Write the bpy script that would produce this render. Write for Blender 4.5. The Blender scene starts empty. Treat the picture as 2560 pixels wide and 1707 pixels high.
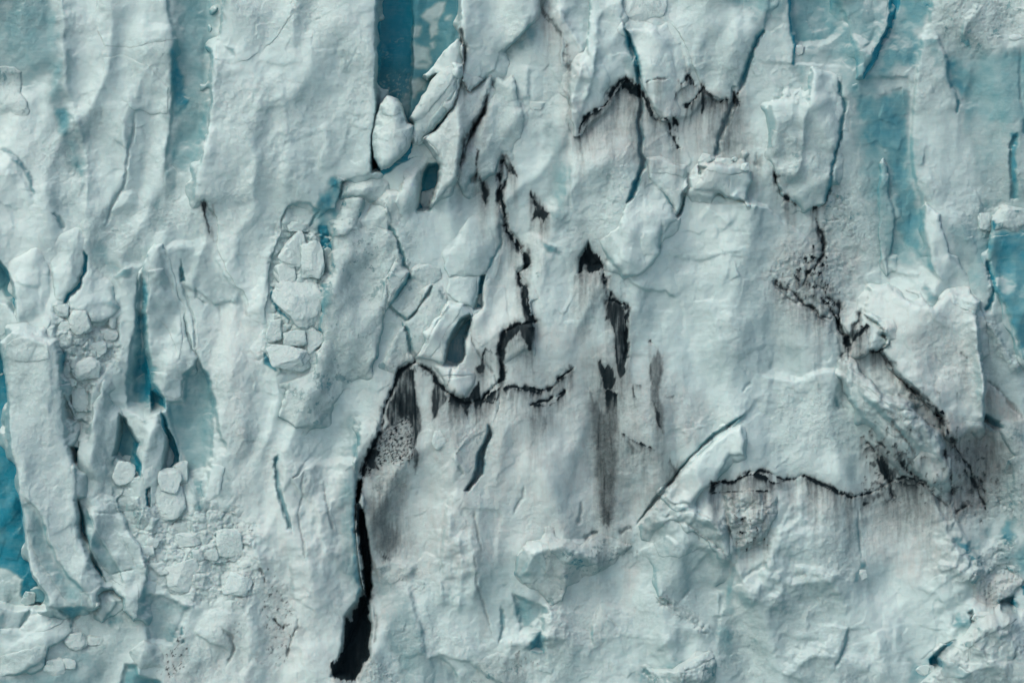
import bpy, bmesh, math, random
import numpy as np
C = bpy.context.scene.collection
S = 60.0/2560.0            # metres per surveyed unit: the frame spans 60 m of the ice front
STEP = 2.6
U1 = np.arange(-170, 2735, STEP, dtype=np.float32); V1 = np.arange(-140, 1970, STEP, dtype=np.float32)
U, V = np.meshgrid(U1, V1)
NV, NU = U.shape
rs = np.random.RandomState(11)

# ---------------------------------------------------------------- noise
_ang = rs.rand(256,256).astype(np.float32)*2*np.pi
_gx, _gy = np.cos(_ang), np.sin(_ang)
_rnd = [rs.rand(256,256).astype(np.float32) for _ in range(5)]
def perlin(x, y):
    xi = np.floor(x).astype(np.int32); yi = np.floor(y).astype(np.int32)
    fx = x-xi; fy = y-yi
    a = xi&255; b = yi&255; a1=(a+1)&255; b1=(b+1)&255
    sx = fx*fx*fx*(fx*(fx*6-15)+10); sy = fy*fy*fy*(fy*(fy*6-15)+10)
    n00 = _gx[b,a]*fx+_gy[b,a]*fy; n10=_gx[b,a1]*(fx-1)+_gy[b,a1]*fy
    n01 = _gx[b1,a]*fx+_gy[b1,a]*(fy-1); n11=_gx[b1,a1]*(fx-1)+_gy[b1,a1]*(fy-1)
    return (n00*(1-sx)+n10*sx)*(1-sy)+(n01*(1-sx)+n11*sx)*sy
def fbm(x, y, n=4, g=0.5, off=0.0, ridged=False):
    s = 0; a = 1.0; t = 0
    for i in range(n):
        ca, sa = math.cos(.55+1.1*i), math.sin(.55+1.1*i)
        v = perlin((x*ca-y*sa)*1.93**i+off+17.3*i, (x*sa+y*ca)*1.93**i+off*1.7+9.1*i)*1.5
        if ridged: v = 1-2*np.abs(v)
        s = s+a*v; t += a; a *= g
    return (s/t).astype(np.float32)
def voro(x, y, jit=0.9):
    """nearest-cell id randoms, offset in cell, edge distance"""
    xi = np.floor(x).astype(np.int32); yi = np.floor(y).astype(np.int32)
    d1 = np.full(x.shape, 9e9, np.float32); d2 = d1.copy()
    ox = np.zeros_like(x); oy = np.zeros_like(x); ca = np.zeros(x.shape, np.int32); cb = ca.copy()
    for j in (-1,0,1):
        for i in (-1,0,1):
            a = (xi+i)&255; b = (yi+j)&255
            px = xi+i+0.5+(_rnd[0][b,a]-0.5)*jit; py = yi+j+0.5+(_rnd[1][b,a]-0.5)*jit
            dx = x-px; dy = y-py; d = dx*dx+dy*dy
            m = d < d1
            d2 = np.where(m, d1, np.minimum(d2, d))
            d1 = np.where(m, d, d1); ox = np.where(m, dx, ox); oy = np.where(m, dy, oy)
            ca = np.where(m, a, ca); cb = np.where(m, b, cb)
    e = np.sqrt(d2)-np.sqrt(d1)
    return _rnd[2][cb,ca], _rnd[3][cb,ca]-0.5, _rnd[4][cb,ca]-0.5, ox, oy, e
def ss(x, a=0.0, b=1.0):
    t = np.clip((x-a)/(b-a), 0, 1); return t*t*(3-2*t)

# ---------------------------------------------------------------- warped survey grid: every outline breaks like ice, not like a ruler
WU = fbm(U/70, V/70, 3, .5, 3.1)*7 + fbm(U/16, V/16, 2, .5, 8.3)*2.6
WV = fbm(U/70, V/70, 3, .5, 23.1)*7 + fbm(U/16, V/16, 2, .5, 58.3)*2.6
XW, YW = U+WU, V+WV
STREAK = (perlin(U/11+.2, V/80+.7)+.6*perlin(U/5.1+9.2, V/42+3.7)+.35*perlin(U/2.9+5.2, V/20+1.7)).astype(np.float32)*.85

def q(c, r, pts):
    out = []
    for p in pts:
        cc, rr, x, y = (c, r, *p) if len(p) == 2 else p
        out.append((640*cc+x/2.756, 569*rr+y/2.756))
    return np.array(out, np.float32)
def crop(P, m):
    a0, b0 = P.min(0)-m; a1, b1 = P.max(0)+m
    i0 = int(np.clip((a0-U1[0])/STEP, 0, NU-1)); i1 = int(np.clip((a1-U1[0])/STEP+1, i0+1, NU))
    j0 = int(np.clip((b0-V1[0])/STEP, 0, NV-1)); j1 = int(np.clip((b1-V1[0])/STEP+1, j0+1, NV))
    return (slice(j0, j1), slice(i0, i1))
def seg_d(x, y, P, closed):
    n = len(P); best = np.full(x.shape, 9e9, np.float32); sg = np.ones_like(best); tt = np.zeros_like(best)
    L = [0.0]; segs = list(zip(P, np.roll(P, -1, 0))) if closed else list(zip(P[:-1], P[1:]))
    for a, b in segs: L.append(L[-1]+float(np.hypot(*(b-a))))
    for k, (a, b) in enumerate(segs):
        d = b-a; l2 = float(d@d)+1e-6
        t = np.clip(((x-a[0])*d[0]+(y-a[1])*d[1])/l2, 0, 1)
        dx = x-a[0]-t*d[0]; dy = y-a[1]-t*d[1]; q2 = dx*dx+dy*dy
        m = q2 < best-1e-4
        best = np.where(m, q2, best)
        if not closed:
            sg = np.where(m, np.sign(dx*d[1]-dy*d[0]), sg)
            tt = np.where(m, (L[k]+t*(L[k+1]-L[k]))/L[-1], tt)
    return np.sqrt(best), sg, tt
def sdf(x, y, P):
    d, _, _ = seg_d(x, y, P, True); ins = np.zeros(x.shape, bool)
    for a, b in zip(P, np.roll(P, -1, 0)):
        c = (a[1] > y) != (b[1] > y)
        with np.errstate(all='ignore'):
            ins ^= c & (x < (b[0]-a[0])*(y-a[1])/(b[1]-a[1]+1e-9)+a[0])
    return np.where(ins, d, -d)

F = np.zeros_like(U)          # relief shared by every piece of ice
L0 = np.zeros_like(U)         # level of the cliff itself
BL = np.zeros_like(U)         # blue clear ice 0..1, plus some shaded slopes painted in
BB = np.zeros_like(U)         # blue clear ice on the cliff only (inside clefts)
DI = np.zeros_like(U)         # rock-flour dirt
DB = np.zeros_like(U)         # dirt inside clefts only
RO = np.clip(.20+.75*fbm(U/260, V/200, 4, .55, 222.), .02, .8)     # crusted granular surface
SI = np.zeros_like(U)         # thin grey silt film
RUB = np.zeros_like(U)        # broken rubble
JN = fbm(U/40, V/40, 3, .5, 77.); JN2 = fbm(U/22, V/30, 3, .6, 177.)

def E(c, r, pts, h, wp, wn=None, hn=None, tip=.12, jag=1.0):
    """fracture step: positive side is right of a line drawn downwards, above a line drawn to the right"""
    P = q(c, r, pts); wn = (wn or wp)*2.1; wp = wp*2.1; hn = h if hn is None else hn
    s = crop(P, 3.0*max(wp, wn)+10)
    d, sg, t = seg_d(U[s]+jag*WU[s], V[s]+jag*WV[s], P, False)
    tp = ss(t, 0, tip)*ss(1-t, 0, tip) if tip > 0 else 1.0
    sd = d*sg; k = np.tanh(sd/4.5)
    pr = np.where(sd > 0, h*np.exp(-d/wp), hn*np.exp(-d/wn))*k*.5
    F[s] += .60*pr*tp*(1+.5*JN[s])
def CR(c, r, pts, dep, w, blue=0.0, tip=.15, dirt=0.0, jag=.8):
    """open crack"""
    P = q(c, r, pts); s = crop(P, 5*w+14)
    d, sg, t = seg_d(U[s]+jag*WU[s], V[s]+jag*WV[s], P, False)
    tp = ss(t, 0, tip)*ss(1-t, 0, tip); ww = w*(.35+.65*tp)*np.clip(1+.5*JN[s]+1.5*JN2[s], .15, 3)
    g = np.exp(-(d/ww)**2)
    F[s] -= (.34 if blue > .4 else .50)*dep*g*(.3+.7*tp)
    if blue: BL[s] = np.maximum(BL[s], blue*np.exp(-(d/(ww*1.3))**2)*np.clip(tp*2, 0, 1))
    if dirt:
        wd = w*np.clip(.85+.8*JN[s]+3.6*JN2[s]+.9*STREAK[s], .05, 3.8)*(.4+.6*tp)
        DI[s] = np.maximum(DI[s], dirt*np.exp(-(d/(wd*1.25))**2)*np.clip(tp*2, 0, 1)*np.clip(1.05+1.2*JN2[s]+1.1*STREAK[s], .15, 1))
def RG(c, r, pts, h, w, tip=.15):
    P = q(c, r, pts); s = crop(P, 5*w+14)
    d, sg, t = seg_d(XW[s], YW[s], P, False)
    F[s] += 1.3*h*np.exp(-np.sqrt(d*d+9)/w)*ss(t, 0, tip)*ss(1-t, 0, tip)*(1+.4*JN[s])
def PF(c, r, pts, h, bev, base=True, tilt=(0, 0)):
    """raised or sunk area"""
    P = q(c, r, pts); s = crop(P, 30); d = sdf(XW[s], YW[s], P); cx, cy = P.mean(0)
    v = ss(d, -bev*.3, bev*.7)*(h+tilt[0]*(U[s]-cx)+tilt[1]*(V[s]-cy))
    if base: L0[s] += v
    else: F[s] += v
def PB(c, r, pts, amt, fe=20, base=False, erase=False, nz=.18):
    P = q(c, r, pts); s = crop(P, fe*2.8+20); d = sdf(XW[s], YW[s], P)
    if not base and not erase and amt < .85: fe = fe*2.3
    if base or erase: amt = amt
    elif amt > .38: amt = min(amt*1.22, 1.0)
    m = ss(d+JN[s]*min(fe*.5, 22), -fe*.6, fe*.4)*amt*(1+nz*JN[s])
    A = BB if base else BL
    A[s] = A[s]*(1-np.clip(m, 0, 1)) if erase else np.maximum(A[s], m)
def AR(A, c, r, pts, amt, fe=20):
    if A is RUB or A is RO: fe = fe*2+8
    P = q(c, r, pts); s = crop(P, fe+24); d = sdf(XW[s], YW[s], P)
    A[s] = np.maximum(A[s], ss(d+JN[s]*fe*.8, -fe*.5, fe*.6)*amt)
def DP(c, r, pts, amt, fe=5, st=6, lo=.25, base=False):
    """dirty patch, edges frayed downhill"""
    P = q(c, r, pts); fe = fe*1.6 if amt < .9 else fe; s = crop(P, fe+30)
    d = sdf(XW[s]+.4*WU[s], V[s]+WV[s]*.6+STREAK[s]*st*3, P)+STREAK[s]*st*.6
    m = ss(d, -fe*.5, fe)*amt*(1-lo*(.5+STREAK[s]*.9))
    A = DB if base else DI
    A[s] = np.maximum(A[s], m)
def DR(c, r, pts, ln, amt, jag=5):
    """dirt melting out along a line (left to right) and running down"""
    P = q(c, r, pts); s = crop(P, ln*2.6+16); u = U[s]+WU[s]*1.2+3*np.sin(V[s]/23); v = V[s]
    lv = np.interp(u, P[:,0], P[:,1])
    n1 = perlin(u/7.0+.3, V[s]/260+4.4)*1.4; n2 = perlin(u/27.0+7.3, V[s]/300+1.4)*1.6
    lv = lv-jag*(n1+n2); L = ln*1.25*np.clip(.6+.9*n1+.9*n2, .1, 2)
    t = (v-lv)/L
    w = ss(u, P[0,0]-3, P[0,0]+4)*ss(-u, -P[-1,0]-3, -P[-1,0]+4)
    m = np.where(t > 0, np.exp(-1.6*t)*ss(2.4-t, 0, .6), ss(v-lv, -2.5, 0))*amt*w*(.75+.6*np.clip(.5+n2+.6*n1, 0, 1))
    DI[s] = np.maximum(DI[s], np.clip(m, 0, 1))
def DS(c, r, pts, amt, sc=14, th=.1, fe=20):
    """dirt flecks"""
    P = q(c, r, pts); s = crop(P, 1.7*fe+30); d = sdf(XW[s], YW[s], P)
    n = fbm(XW[s]/sc, YW[s]/(sc*1.3), 4, .6, 5.5)
    DI[s] = np.maximum(DI[s], ss(n+np.clip(d/fe, -1.6, .55)*.26-.10, th, th+.24)*amt)

# ---------------------------------------------------------------- pieces of ice
PLATES = []
def PL(name, cat, label, c, r, pts, h, bev=9, rim=14, tilt=(0, 0), blue=0.0, fac=0.0, seed=0, follow=1.0, group=None, dome=0.0, silt=0.0, ro=None, dirt=None, jag=1.0):
    PLATES.append(dict(name=name, cat=cat, label=label, P=q(c, r, pts), h=h, bev=bev, rim=rim, tilt=tilt, blue=blue, fac=fac,
                       seed=seed, follow=follow, group=group, dome=dome, silt=silt, ro=ro, dirt=dirt, jag=jag))
BOULD = []
def BO(label, c, r, x0, y0, x1, y1, up=.35, seed=0, dep=.8, blue=.03, silt=0.0, name='ice_boulder', cat='ice boulder', group='ice boulders lodged in the cliff', rot=0.0, planes=11):
    P = q(c, r, [(x0, y0), (x1, y1)]); BOULD.append((name, cat, label, P.mean(0), (P[1]-P[0])/2, up, seed, dep, blue, silt, group, rot, planes))

def PT(parent_label, name, c, r, pts, h, bev=5, rim=3, blue=0.0, ro=None, silt=0.0, fac=0.0, seed=1, label=None):
    """a distinct part carried by an ice piece"""
    PLATES.append(dict(name=name, cat=None, label=label, P=q(c, r, pts), h=h, bev=bev, rim=rim, tilt=(0, 0), blue=blue, fac=fac, seed=seed, follow=1.0, group=None, dome=0, silt=silt, ro=ro, dirt=None, jag=.8, parent=parent_label))
def link(name, me, **kw):
    o = bpy.data.objects.new(name, me); C.objects.link(o)
    for k, v in kw.items():
        if v: o[k] = v
    return o
def grid_mesh(name, H, s, keep, at):
    """mesh of the survey cells in window s whose corners are all kept"""
    idx = -np.ones(keep.shape, np.int32)
    fk = keep[:-1,:-1]&keep[1:,:-1]&keep[:-1,1:]&keep[1:,1:]
    use = np.zeros_like(keep); use[:-1,:-1] |= fk; use[1:,:-1] |= fk; use[:-1,1:] |= fk; use[1:,1:] |= fk
    idx[use] = np.arange(use.sum())
    co = np.stack([(U[s][use]-1280)*S, -H[use]*S, (853.5-V[s][use])*S], 1).astype(np.float32)
    quads = np.stack([idx[1:,:-1][fk], idx[1:,1:][fk], idx[:-1,1:][fk], idx[:-1,:-1][fk]], 1)
    return raw_mesh(name, co, quads, [a[use] for a in at])
def raw_mesh(name, co, faces, at):
    me = bpy.data.meshes.new(name); n = len(co); m, k = faces.shape
    me.vertices.add(n); me.vertices.foreach_set('co', co.astype(np.float32).ravel())
    me.loops.add(m*k); me.loops.foreach_set('vertex_index', faces.astype(np.int32).ravel())
    me.polygons.add(m); me.polygons.foreach_set('loop_start', np.arange(0, m*k, k, dtype=np.int32))
    me.polygons.foreach_set('use_smooth', np.ones(m, bool))
    me.update(calc_edges=True)
    a = me.attributes.new('ice', 'FLOAT_COLOR', 'POINT')
    a.data.foreach_set('color', np.clip(np.stack([np.broadcast_to(x, (n,)) for x in at], 1), 0, 1).astype(np.float32).ravel())
    return me

# ---------------------------------------------------------------- materials
def ice_material():
    m = bpy.data.materials.new('glacier_ice'); m.use_nodes = True; nt = m.node_tree; N = nt.nodes; K = nt.links
    for n in list(N): N.remove(n)
    def nd(t, **k):
        n = N.new(t)
        for a, b in k.items(): setattr(n, a, b)
        return n
    def put(s, v):
        if isinstance(v, (int, float, tuple)): s.default_value = v
        else: K.new(v, s)
    def math_(op, a, b=0.0, c=None, clamp=False):
        n = nd('ShaderNodeMath', operation=op, use_clamp=clamp); put(n.inputs[0], a); put(n.inputs[1], b)
        if c is not None: put(n.inputs[2], c)
        return n.outputs[0]
    def mixc(f, a, b):
        n = nd('ShaderNodeMix', data_type='RGBA'); put(n.inputs[0], f); put(n.inputs[6], a); put(n.inputs[7], b); return n.outputs[2]
    def noise(sc, det=4, rough=.6, vec=None, dist=0.0):
        n = nd('ShaderNodeTexNoise'); n.inputs['Scale'].default_value = sc; n.inputs['Detail'].default_value = det
        n.inputs['Roughness'].default_value = rough; n.inputs['Distortion'].default_value = dist
        K.new(vec or pos, n.inputs['Vector']); return n.outputs['Fac']
    def ramp(v, a, b):
        n = nd('ShaderNodeMapRange', interpolation_type='SMOOTHSTEP'); put(n.inputs[0], v); put(n.inputs[1], a); put(n.inputs[2], b); return n.outputs[0]
    geo = nd('ShaderNodeNewGeometry'); pos = geo.outputs['Position']
    at = nd('ShaderNodeAttribute', attribute_name='ice'); sp = nd('ShaderNodeSeparateColor'); K.new(at.outputs['Color'], sp.inputs[0])
    blue, dirt, rough, silt = sp.outputs[0], sp.outputs[1], sp.outputs[2], at.outputs['Alpha']
    st = nd('ShaderNodeMapping'); st.inputs['Scale'].default_value = (1.6, 1, .22); K.new(pos, st.inputs['Vector'])
    streak = noise(3.2, 5, .65, st.outputs[0], .4)
    lay = nd('ShaderNodeMapping'); lay.inputs['Scale'].default_value = (.25, 1, 2.4); lay.inputs['Rotation'].default_value = (0, .35, 0); K.new(pos, lay.inputs['Vector'])
    layer = noise(2.6, 5, .6, lay.outputs[0], .5)
    big = noise(.22, 4, .55); mid = noise(1.0, 6, .62); fine = noise(4.6, 6, .68); grain = noise(11, 4, .7)
    # blue amount varies with the ice's own bubble content
    b1 = math_('MULTIPLY_ADD', math_('SUBTRACT', mid, .5), .26, blue)
    b1 = math_('MULTIPLY_ADD', math_('SUBTRACT', layer, .5), .15, b1)
    b1 = math_('MULTIPLY_ADD', math_('SUBTRACT', big, .5), .30, b1)
    b1 = math_('MULTIPLY_ADD', math_('SUBTRACT', fine, .5), math_('MULTIPLY', rough, .5), b1, clamp=True)
    # wind crust on ledges facing up is whiter
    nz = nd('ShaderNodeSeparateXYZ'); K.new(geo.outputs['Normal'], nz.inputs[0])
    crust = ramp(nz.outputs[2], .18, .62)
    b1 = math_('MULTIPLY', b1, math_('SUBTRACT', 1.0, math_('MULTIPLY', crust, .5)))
    # faces turned sideways or down are tinted bluer by normal, front ones stay whiter
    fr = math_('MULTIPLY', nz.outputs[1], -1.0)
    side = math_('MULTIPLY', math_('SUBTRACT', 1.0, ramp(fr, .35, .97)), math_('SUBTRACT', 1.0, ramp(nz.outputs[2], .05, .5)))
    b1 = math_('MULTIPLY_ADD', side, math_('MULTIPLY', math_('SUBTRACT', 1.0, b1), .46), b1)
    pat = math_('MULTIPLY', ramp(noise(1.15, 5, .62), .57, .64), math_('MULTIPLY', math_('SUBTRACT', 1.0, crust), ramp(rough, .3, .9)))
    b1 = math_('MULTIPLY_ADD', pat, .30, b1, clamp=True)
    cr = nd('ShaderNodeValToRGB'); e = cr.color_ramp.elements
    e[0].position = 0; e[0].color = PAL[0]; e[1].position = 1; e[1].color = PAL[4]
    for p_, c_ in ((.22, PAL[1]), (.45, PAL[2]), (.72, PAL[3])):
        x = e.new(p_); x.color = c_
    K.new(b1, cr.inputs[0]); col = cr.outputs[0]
    # silt film: warm grey, patchy, streaky
    sf = ramp(math_('ADD', math_('MULTIPLY', streak, .5), math_('MULTIPLY', mid, .5)), .40, .68)
    sv = math_('MULTIPLY', silt, math_('ADD', .35, math_('MULTIPLY', sf, .75)), clamp=True)
    col = mixc(sv, col, SILT)
    pep = math_('MULTIPLY', ramp(fine, .60, .74), math_('MULTIPLY', silt, .45))
    col = mixc(pep, col, (.16, .15, .14, 1))
    # dirt
    wd = math_('MULTIPLY', dirt, math_('SUBTRACT', 1.0, dirt))
    nn = math_('MULTIPLY_ADD', math_('SUBTRACT', streak, .5), 1.5, math_('MULTIPLY', math_('SUBTRACT', fine, .5), 2.3))
    dm = math_('MULTIPLY_ADD', wd, nn, math_('MULTIPLY', dirt, 1.28), clamp=True)
    dcol = mixc(math_('MULTIPLY', math_('SUBTRACT', 1.0, ramp(dirt, .5, .98)), ramp(math_('ADD', mid, math_('MULTIPLY', fine, .5)), .35, .8)), DIRT[0], DIRT[1])
    col = mixc(dm, col, dcol)
    b = nd('ShaderNodeBsdfPrincipled'); K.new(col, b.inputs['Base Color'])
    put(b.inputs['Roughness'], math_('ADD', math_('MULTIPLY_ADD', b1, -.30, .50), math_('MULTIPLY', rough, .35), clamp=True))
    b.inputs['IOR'].default_value = 1.31; put(b.inputs['Specular IOR Level'], math_('MULTIPLY_ADD', dm, -.28, .3))
    # relief: crust grains, flow layering, chips
    h = math_('MULTIPLY', fine, math_('MULTIPLY_ADD', rough, .23, .026))
    h = math_('MULTIPLY_ADD', grain, math_('MULTIPLY_ADD', rough, .06, .009), h)
    h = math_('MULTIPLY_ADD', layer, .003, h)
    h = math_('MULTIPLY_ADD', noise(1.9, 6, .6), .035, h)
    h = math_('MULTIPLY_ADD', streak, .005, h)
    bp = nd('ShaderNodeBump'); bp.inputs['Strength'].default_value = .8; bp.inputs['Distance'].default_value = 1.0
    K.new(h, bp.inputs['Height']); K.new(bp.outputs[0], b.inputs['Normal'])
    b.inputs['Subsurface Weight'].default_value = SSS; b.inputs['Subsurface Radius'].default_value = (.07, .17, .21); b.inputs['Subsurface Scale'].default_value = 1.0
    o = nd('ShaderNodeOutputMaterial'); K.new(b.outputs[0], o.inputs[0])
    return m
SUN_FROM, SUN, SUN_ANG, SKY, EXPO = (-.62,-.55,.85), 1.15, 42, .15, -.07; SSS = .33
PAL = [(.595,.72,.71,1), (.50,.635,.635,1), (.335,.455,.465,1), (.145,.315,.345,1), (.014,.205,.285,1)]
SILT = (.48,.51,.50,1)
DIRT = [(.008,.015,.019,1), (.075,.100,.108,1)]

# ======================================================================= general relief of the cliff
F += fbm(U/330, V/520, 3, .45, 1.)*46+fbm(XW/150, YW/150, 2, .4, 501.)*14*ss(V+U*.4, 1300, 2100)
F += fbm(XW/140, YW/210, 4, .30, 2.)*13
F += np.minimum(fbm(XW/90+YW/400, YW/140, 3, .42, 6., ridged=True), .35)*3.5
rot_ = (U*.90-V*.42, U*.42+V*.90)     # on the right the ice is sheared downhill
wr = ss(U+V*.5, 1500, 2300)
fin = lambda x, y, sc, o: 1-2*np.sqrt((perlin((x+.23*y)/sc+o, y/(sc*2.7)+o*2.3)*1.5)**2+.006)
XF = XW+fbm(U/200, V/260, 3, .5, 61.)*70; XR = rot_[0]+fbm(U/200, V/260, 3, .5, 61.)*70
F += (1-wr)*(fin(XF, V, 175, .3)*30+fin(XF+V*.12, V, 80, 5.1)*3.2)+wr*(fin(XR, rot_[1], 240, 2.3)*32+fin(XR, rot_[1], 100, 9.1)*3.5)
F += fin(XW-V*.35, V+U*.2, 46, 3.7)*1.0+np.maximum(fbm(XW/85, YW/70, 3, .40, 66.), -.1)*6
BL += np.clip(.19+.36*fbm(U/230, V/420, 4, .5, 71.)+.10*wr+.06*ss(-U, -900, 0), 0, .34)
# ======================================================================= upper left
PB(0,0,[(0,-200),(380,-200),(420,60),(440,200),(445,400),(440,600),(500,800),(570,980),(590,1150),(560,1250),(470,1150),(420,960),(380,760),(330,640),(320,500),(240,600),(190,640),(150,600),(130,460),(0,440)],.50,40)  # blue face; its lower strip paints the shade left of the ridge
PF(0,0,[(-500,-300),(400,-300),(430,60),(445,400),(430,560),(330,640),(0,700),(-500,700)],-34,60)
RG(0,0,[(430,-200),(440,200),(455,580),(510,780),(570,950),(600,1130),(600,1400),(590,1700)],16,26)
PL('ice_block','ice block','crusty square-topped ice block at the left edge under the smooth blue face',0,0,[(-200,440),(100,452),(150,492),(148,640),(188,690),(205,830),(165,960),(100,1000),(-200,1040)],26,8,16,(0,.05),.08,.12,1,ro=.7)
PL('ice_slab','ice slab','long hanging ice slab top left, its lower end cut by a curved crack',0,0,[(660,-150),(640,100),(670,250),(712,330),(690,380),(712,490),(780,580),(850,650),(890,740),(930,780),(985,782),(1030,812),(1110,790),(1172,800),(1180,700),(1200,400),(1217,280),(1190,180),(1150,0),(1140,-150)],28,10,14,(.06,0),.10,.05,2)
PB(0,0,[(1190,-150),(1500,-150),(1500,260),(1460,340),(1440,620),(1440,860),(1380,1050),(1340,1180),(1290,1220),(1180,1150),(1110,1300),(1060,1400),(1030,1568),(1150,1568),(1130,1250),(1170,900),(1200,400),(1215,280)],.50,28)
PF(0,0,[(1200,-300),(1500,-300),(1470,330),(1450,650),(1390,1080),(1340,1250),(1340,1700),(1160,1700),(1150,1150),(1190,800),(1210,400)],-30,34)
PB(0,0,[(1195,380),(1290,520),(1280,700),(1200,900),(1180,850)],.75,22)
E(0,0,[(1145,-120),(1160,80),(1215,280),(1200,500),(1180,850),(1150,1050),(1130,1220)],-26,34,30,jag=.5)
E(0,0,[(1540,-150),(1512,250),(1470,340),(1455,600),(1462,720),(1440,900),(1400,1050),(1350,1180),(1350,1420)],24,60,30,tip=.05)
CR(0,0,[(935,780),(930,900),(890,1050),(870,1200),(850,1300),(770,1420),(730,1560)],16,3.5,.35)
PL('ice_pillar','ice pillar','knobbly ice pillar under the hanging slab, leaning left beside the blue chute',0,0,[(940,1012),(1060,990),(1140,1050),(1110,1200),(1095,1272),(1060,1290),(1012,1420),(1003,1568),(990,1700),(900,1820),(800,1830),(740,1700),(735,1568),(775,1420),(850,1310),(872,1200),(922,1080)],24,13,15,(0,.02),.08,.12,3)
E(0,0,[(30,1050),(120,1110),(180,1190),(215,1240),(225,1310)],-16,14,20)
PB(0,0,[(20,1040),(80,1060),(180,1160),(220,1240),(230,1320),(190,1230),(120,1130)],.6,8)
E(0,0,[(40,1168),(130,1200),(180,1270),(220,1350),(255,1375)],-14,14,16)
CR(0,0,[(350,1470),(400,1500),(430,1568),(440,1600)],22,5,.6)
E(0,0,[(520,760),(515,700),(560,650),(610,640)],10,9)
CR(0,0,[(700,770),(705,830)],6,3,.2)
PB(0,0,[(380,740),(470,740),(500,820),(540,960),(450,960),(410,900)],.62,22); PB(0,0,[(330,1340),(540,1320),(560,1440),(420,1480),(340,1420)],.38,26)
E(0,0,[(1550,320),(1600,345),(1620,390)],8,9); PB(0,0,[(1555,322),(1610,345),(1620,385),(1580,370)],.5,6)
PB(0,0,[(1420,0),(1460,0),(1450,130),(1430,120)],.55,8)
DP(0,0,[(1400,1385),(1440,1395),(1440,1500),(1455,1600),(1440,1620),(1415,1500)],.9,4); DP(0,0,[(1470,1390),(1490,1400),(1490,1500),(1470,1480)],.6,4)
DP(0,1,[(1435,-10),(1465,0),(1475,110),(1450,90)],.55,5)
PL('ice_slab','ice slab','small pale ice slab with rounded top beside the blue chute, left of the dirt tick',0,0,[(1140,1190),(1185,1170),(1250,1210),(1255,1290),(1230,1370),(1190,1400),(1210,1450),(1160,1490),(1125,1400),(1128,1280)],16,12,10,(0,0),.05,.1,4)
# ======================================================================= left middle
PL('ice_block','ice block','squared ice pillar head with a ledge, beside the blue hollow at left edge',0,1,[(30,225),(150,190),(270,120),(310,80),(335,180),(350,400),(372,600),(335,742),(230,722),(130,692),(98,600),(104,500),(75,370)],36,10,18,(.05,.02),.10,.10,5)
E(0,1,[(100,375),(180,400),(290,392)],16,14,20); PB(0,1,[(100,400),(290,400),(280,620),(200,690),(120,640)],.32,20)
PB(0,1,[(-60,220),(15,240),(60,300),(100,420),(108,590),(60,540),(0,430),(-60,420)],.85,12,base=True); PF(0,1,[(-200,200),(15,235),(60,300),(100,420),(112,600),(60,540),(-200,420)],-80,12)
PL('ice_block','ice block','rounded wedge of ice ending at a dark blue crack, above the rubble pocket',0,1,[(345,180),(372,90),(450,35),(520,18),(590,60),(618,110),(596,180),(600,220),(582,300),(553,372),(470,460),(462,530),(390,545),(372,450)],30,11,18,(-.05,0),.14,.08,6)
PL('ice_block','ice block','blunt grey ice lobe right of the dark crack, overhanging the rubble pocket',0,1,[(606,222),(640,260),(700,310),(770,380),(785,400),(800,480),(832,552),(780,602),(700,652),(632,672),(600,600),(500,560),(478,500),(545,420),(588,310)],26,12,20,(0,.05),.16,.10,7)
PF(0,1,[(590,150),(612,200),(590,320),(560,420),(500,470),(470,540),(455,520),(470,455),(545,370),(580,250)],-26,6); PB(0,1,[(590,150),(614,200),(592,320),(560,420),(500,470),(472,545),(455,520),(470,455),(545,370),(580,250)],.97,6,base=True)
E(0,1,[(590,520),(700,520),(780,550),(830,555)],8,14,8); PB(0,1,[(620,80),(760,120),(820,300),(740,330),(640,260),(610,160)],.42,26)
PB(0,1,[(770,380),(830,550),(800,560),(720,520),(760,440)],.5,16)
E(0,1,[(780,350),(850,290),(920,262),(1000,256)],-18,20,14); PB(0,1,[(790,340),(900,270),(1000,258),(960,320),(850,340)],.55,14)
AR(RUB,0,1,[(375,545),(480,540),(620,660),(780,600),(820,600),(830,860),(720,1000),(630,1140),(610,1420),(480,1420),(430,1000),(440,870),(370,740)],1.0,14); AR(RO,0,1,[(375,545),(830,600),(830,860),(610,1420),(470,1420),(370,740)],.8,30)
PF(0,1,[(375,545),(620,660),(830,600),(830,860),(720,1000),(630,1140),(610,1420),(470,1500),(430,1000),(370,740)],-24,16)
PB(0,1,[(430,860),(470,860),(450,1000),(430,990)],.8,8); PB(0,1,[(440,1150),(480,1230),(520,1320),(500,1335),(455,1260)],.98,6,base=True); PF(0,1,[(430,1130),(480,1230),(525,1320),(490,1345),(455,1280)],-70,8)
PL('ice_pillar','ice pillar','tallest curved ice pillar at the left, sweeping down to the lower left corner',0,1,
 [(18,790),(90,715),(200,720),(350,770),(400,780),(432,900),(428,1100),(450,1200),(468,1400),(478,1568),(0,2,495,40),(0,2,522,90),(0,2,532,300),(0,2,548,420),(0,2,565,560),(0,2,600,660),(0,2,640,770),(0,2,700,862),(0,2,722,900),(0,2,682,960),(0,2,690,1030),(0,2,650,1060),(0,2,560,1045),(0,2,410,1062),(0,2,345,1045),(0,2,330,970),(0,2,262,900),(0,2,218,800),(0,2,180,650),(0,2,157,400),(0,2,130,200),(0,2,122,90),(88,1568),(38,1410),(30,1260),(58,1220),(45,1070),(15,860)],70,16,26,(.03,0),.04,0,8,ro=.45)
E(0,2,[(140,250),(200,300),(300,420),(340,560),(400,720),(500,850),(620,960),(660,1080)],34,26,40)
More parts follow.
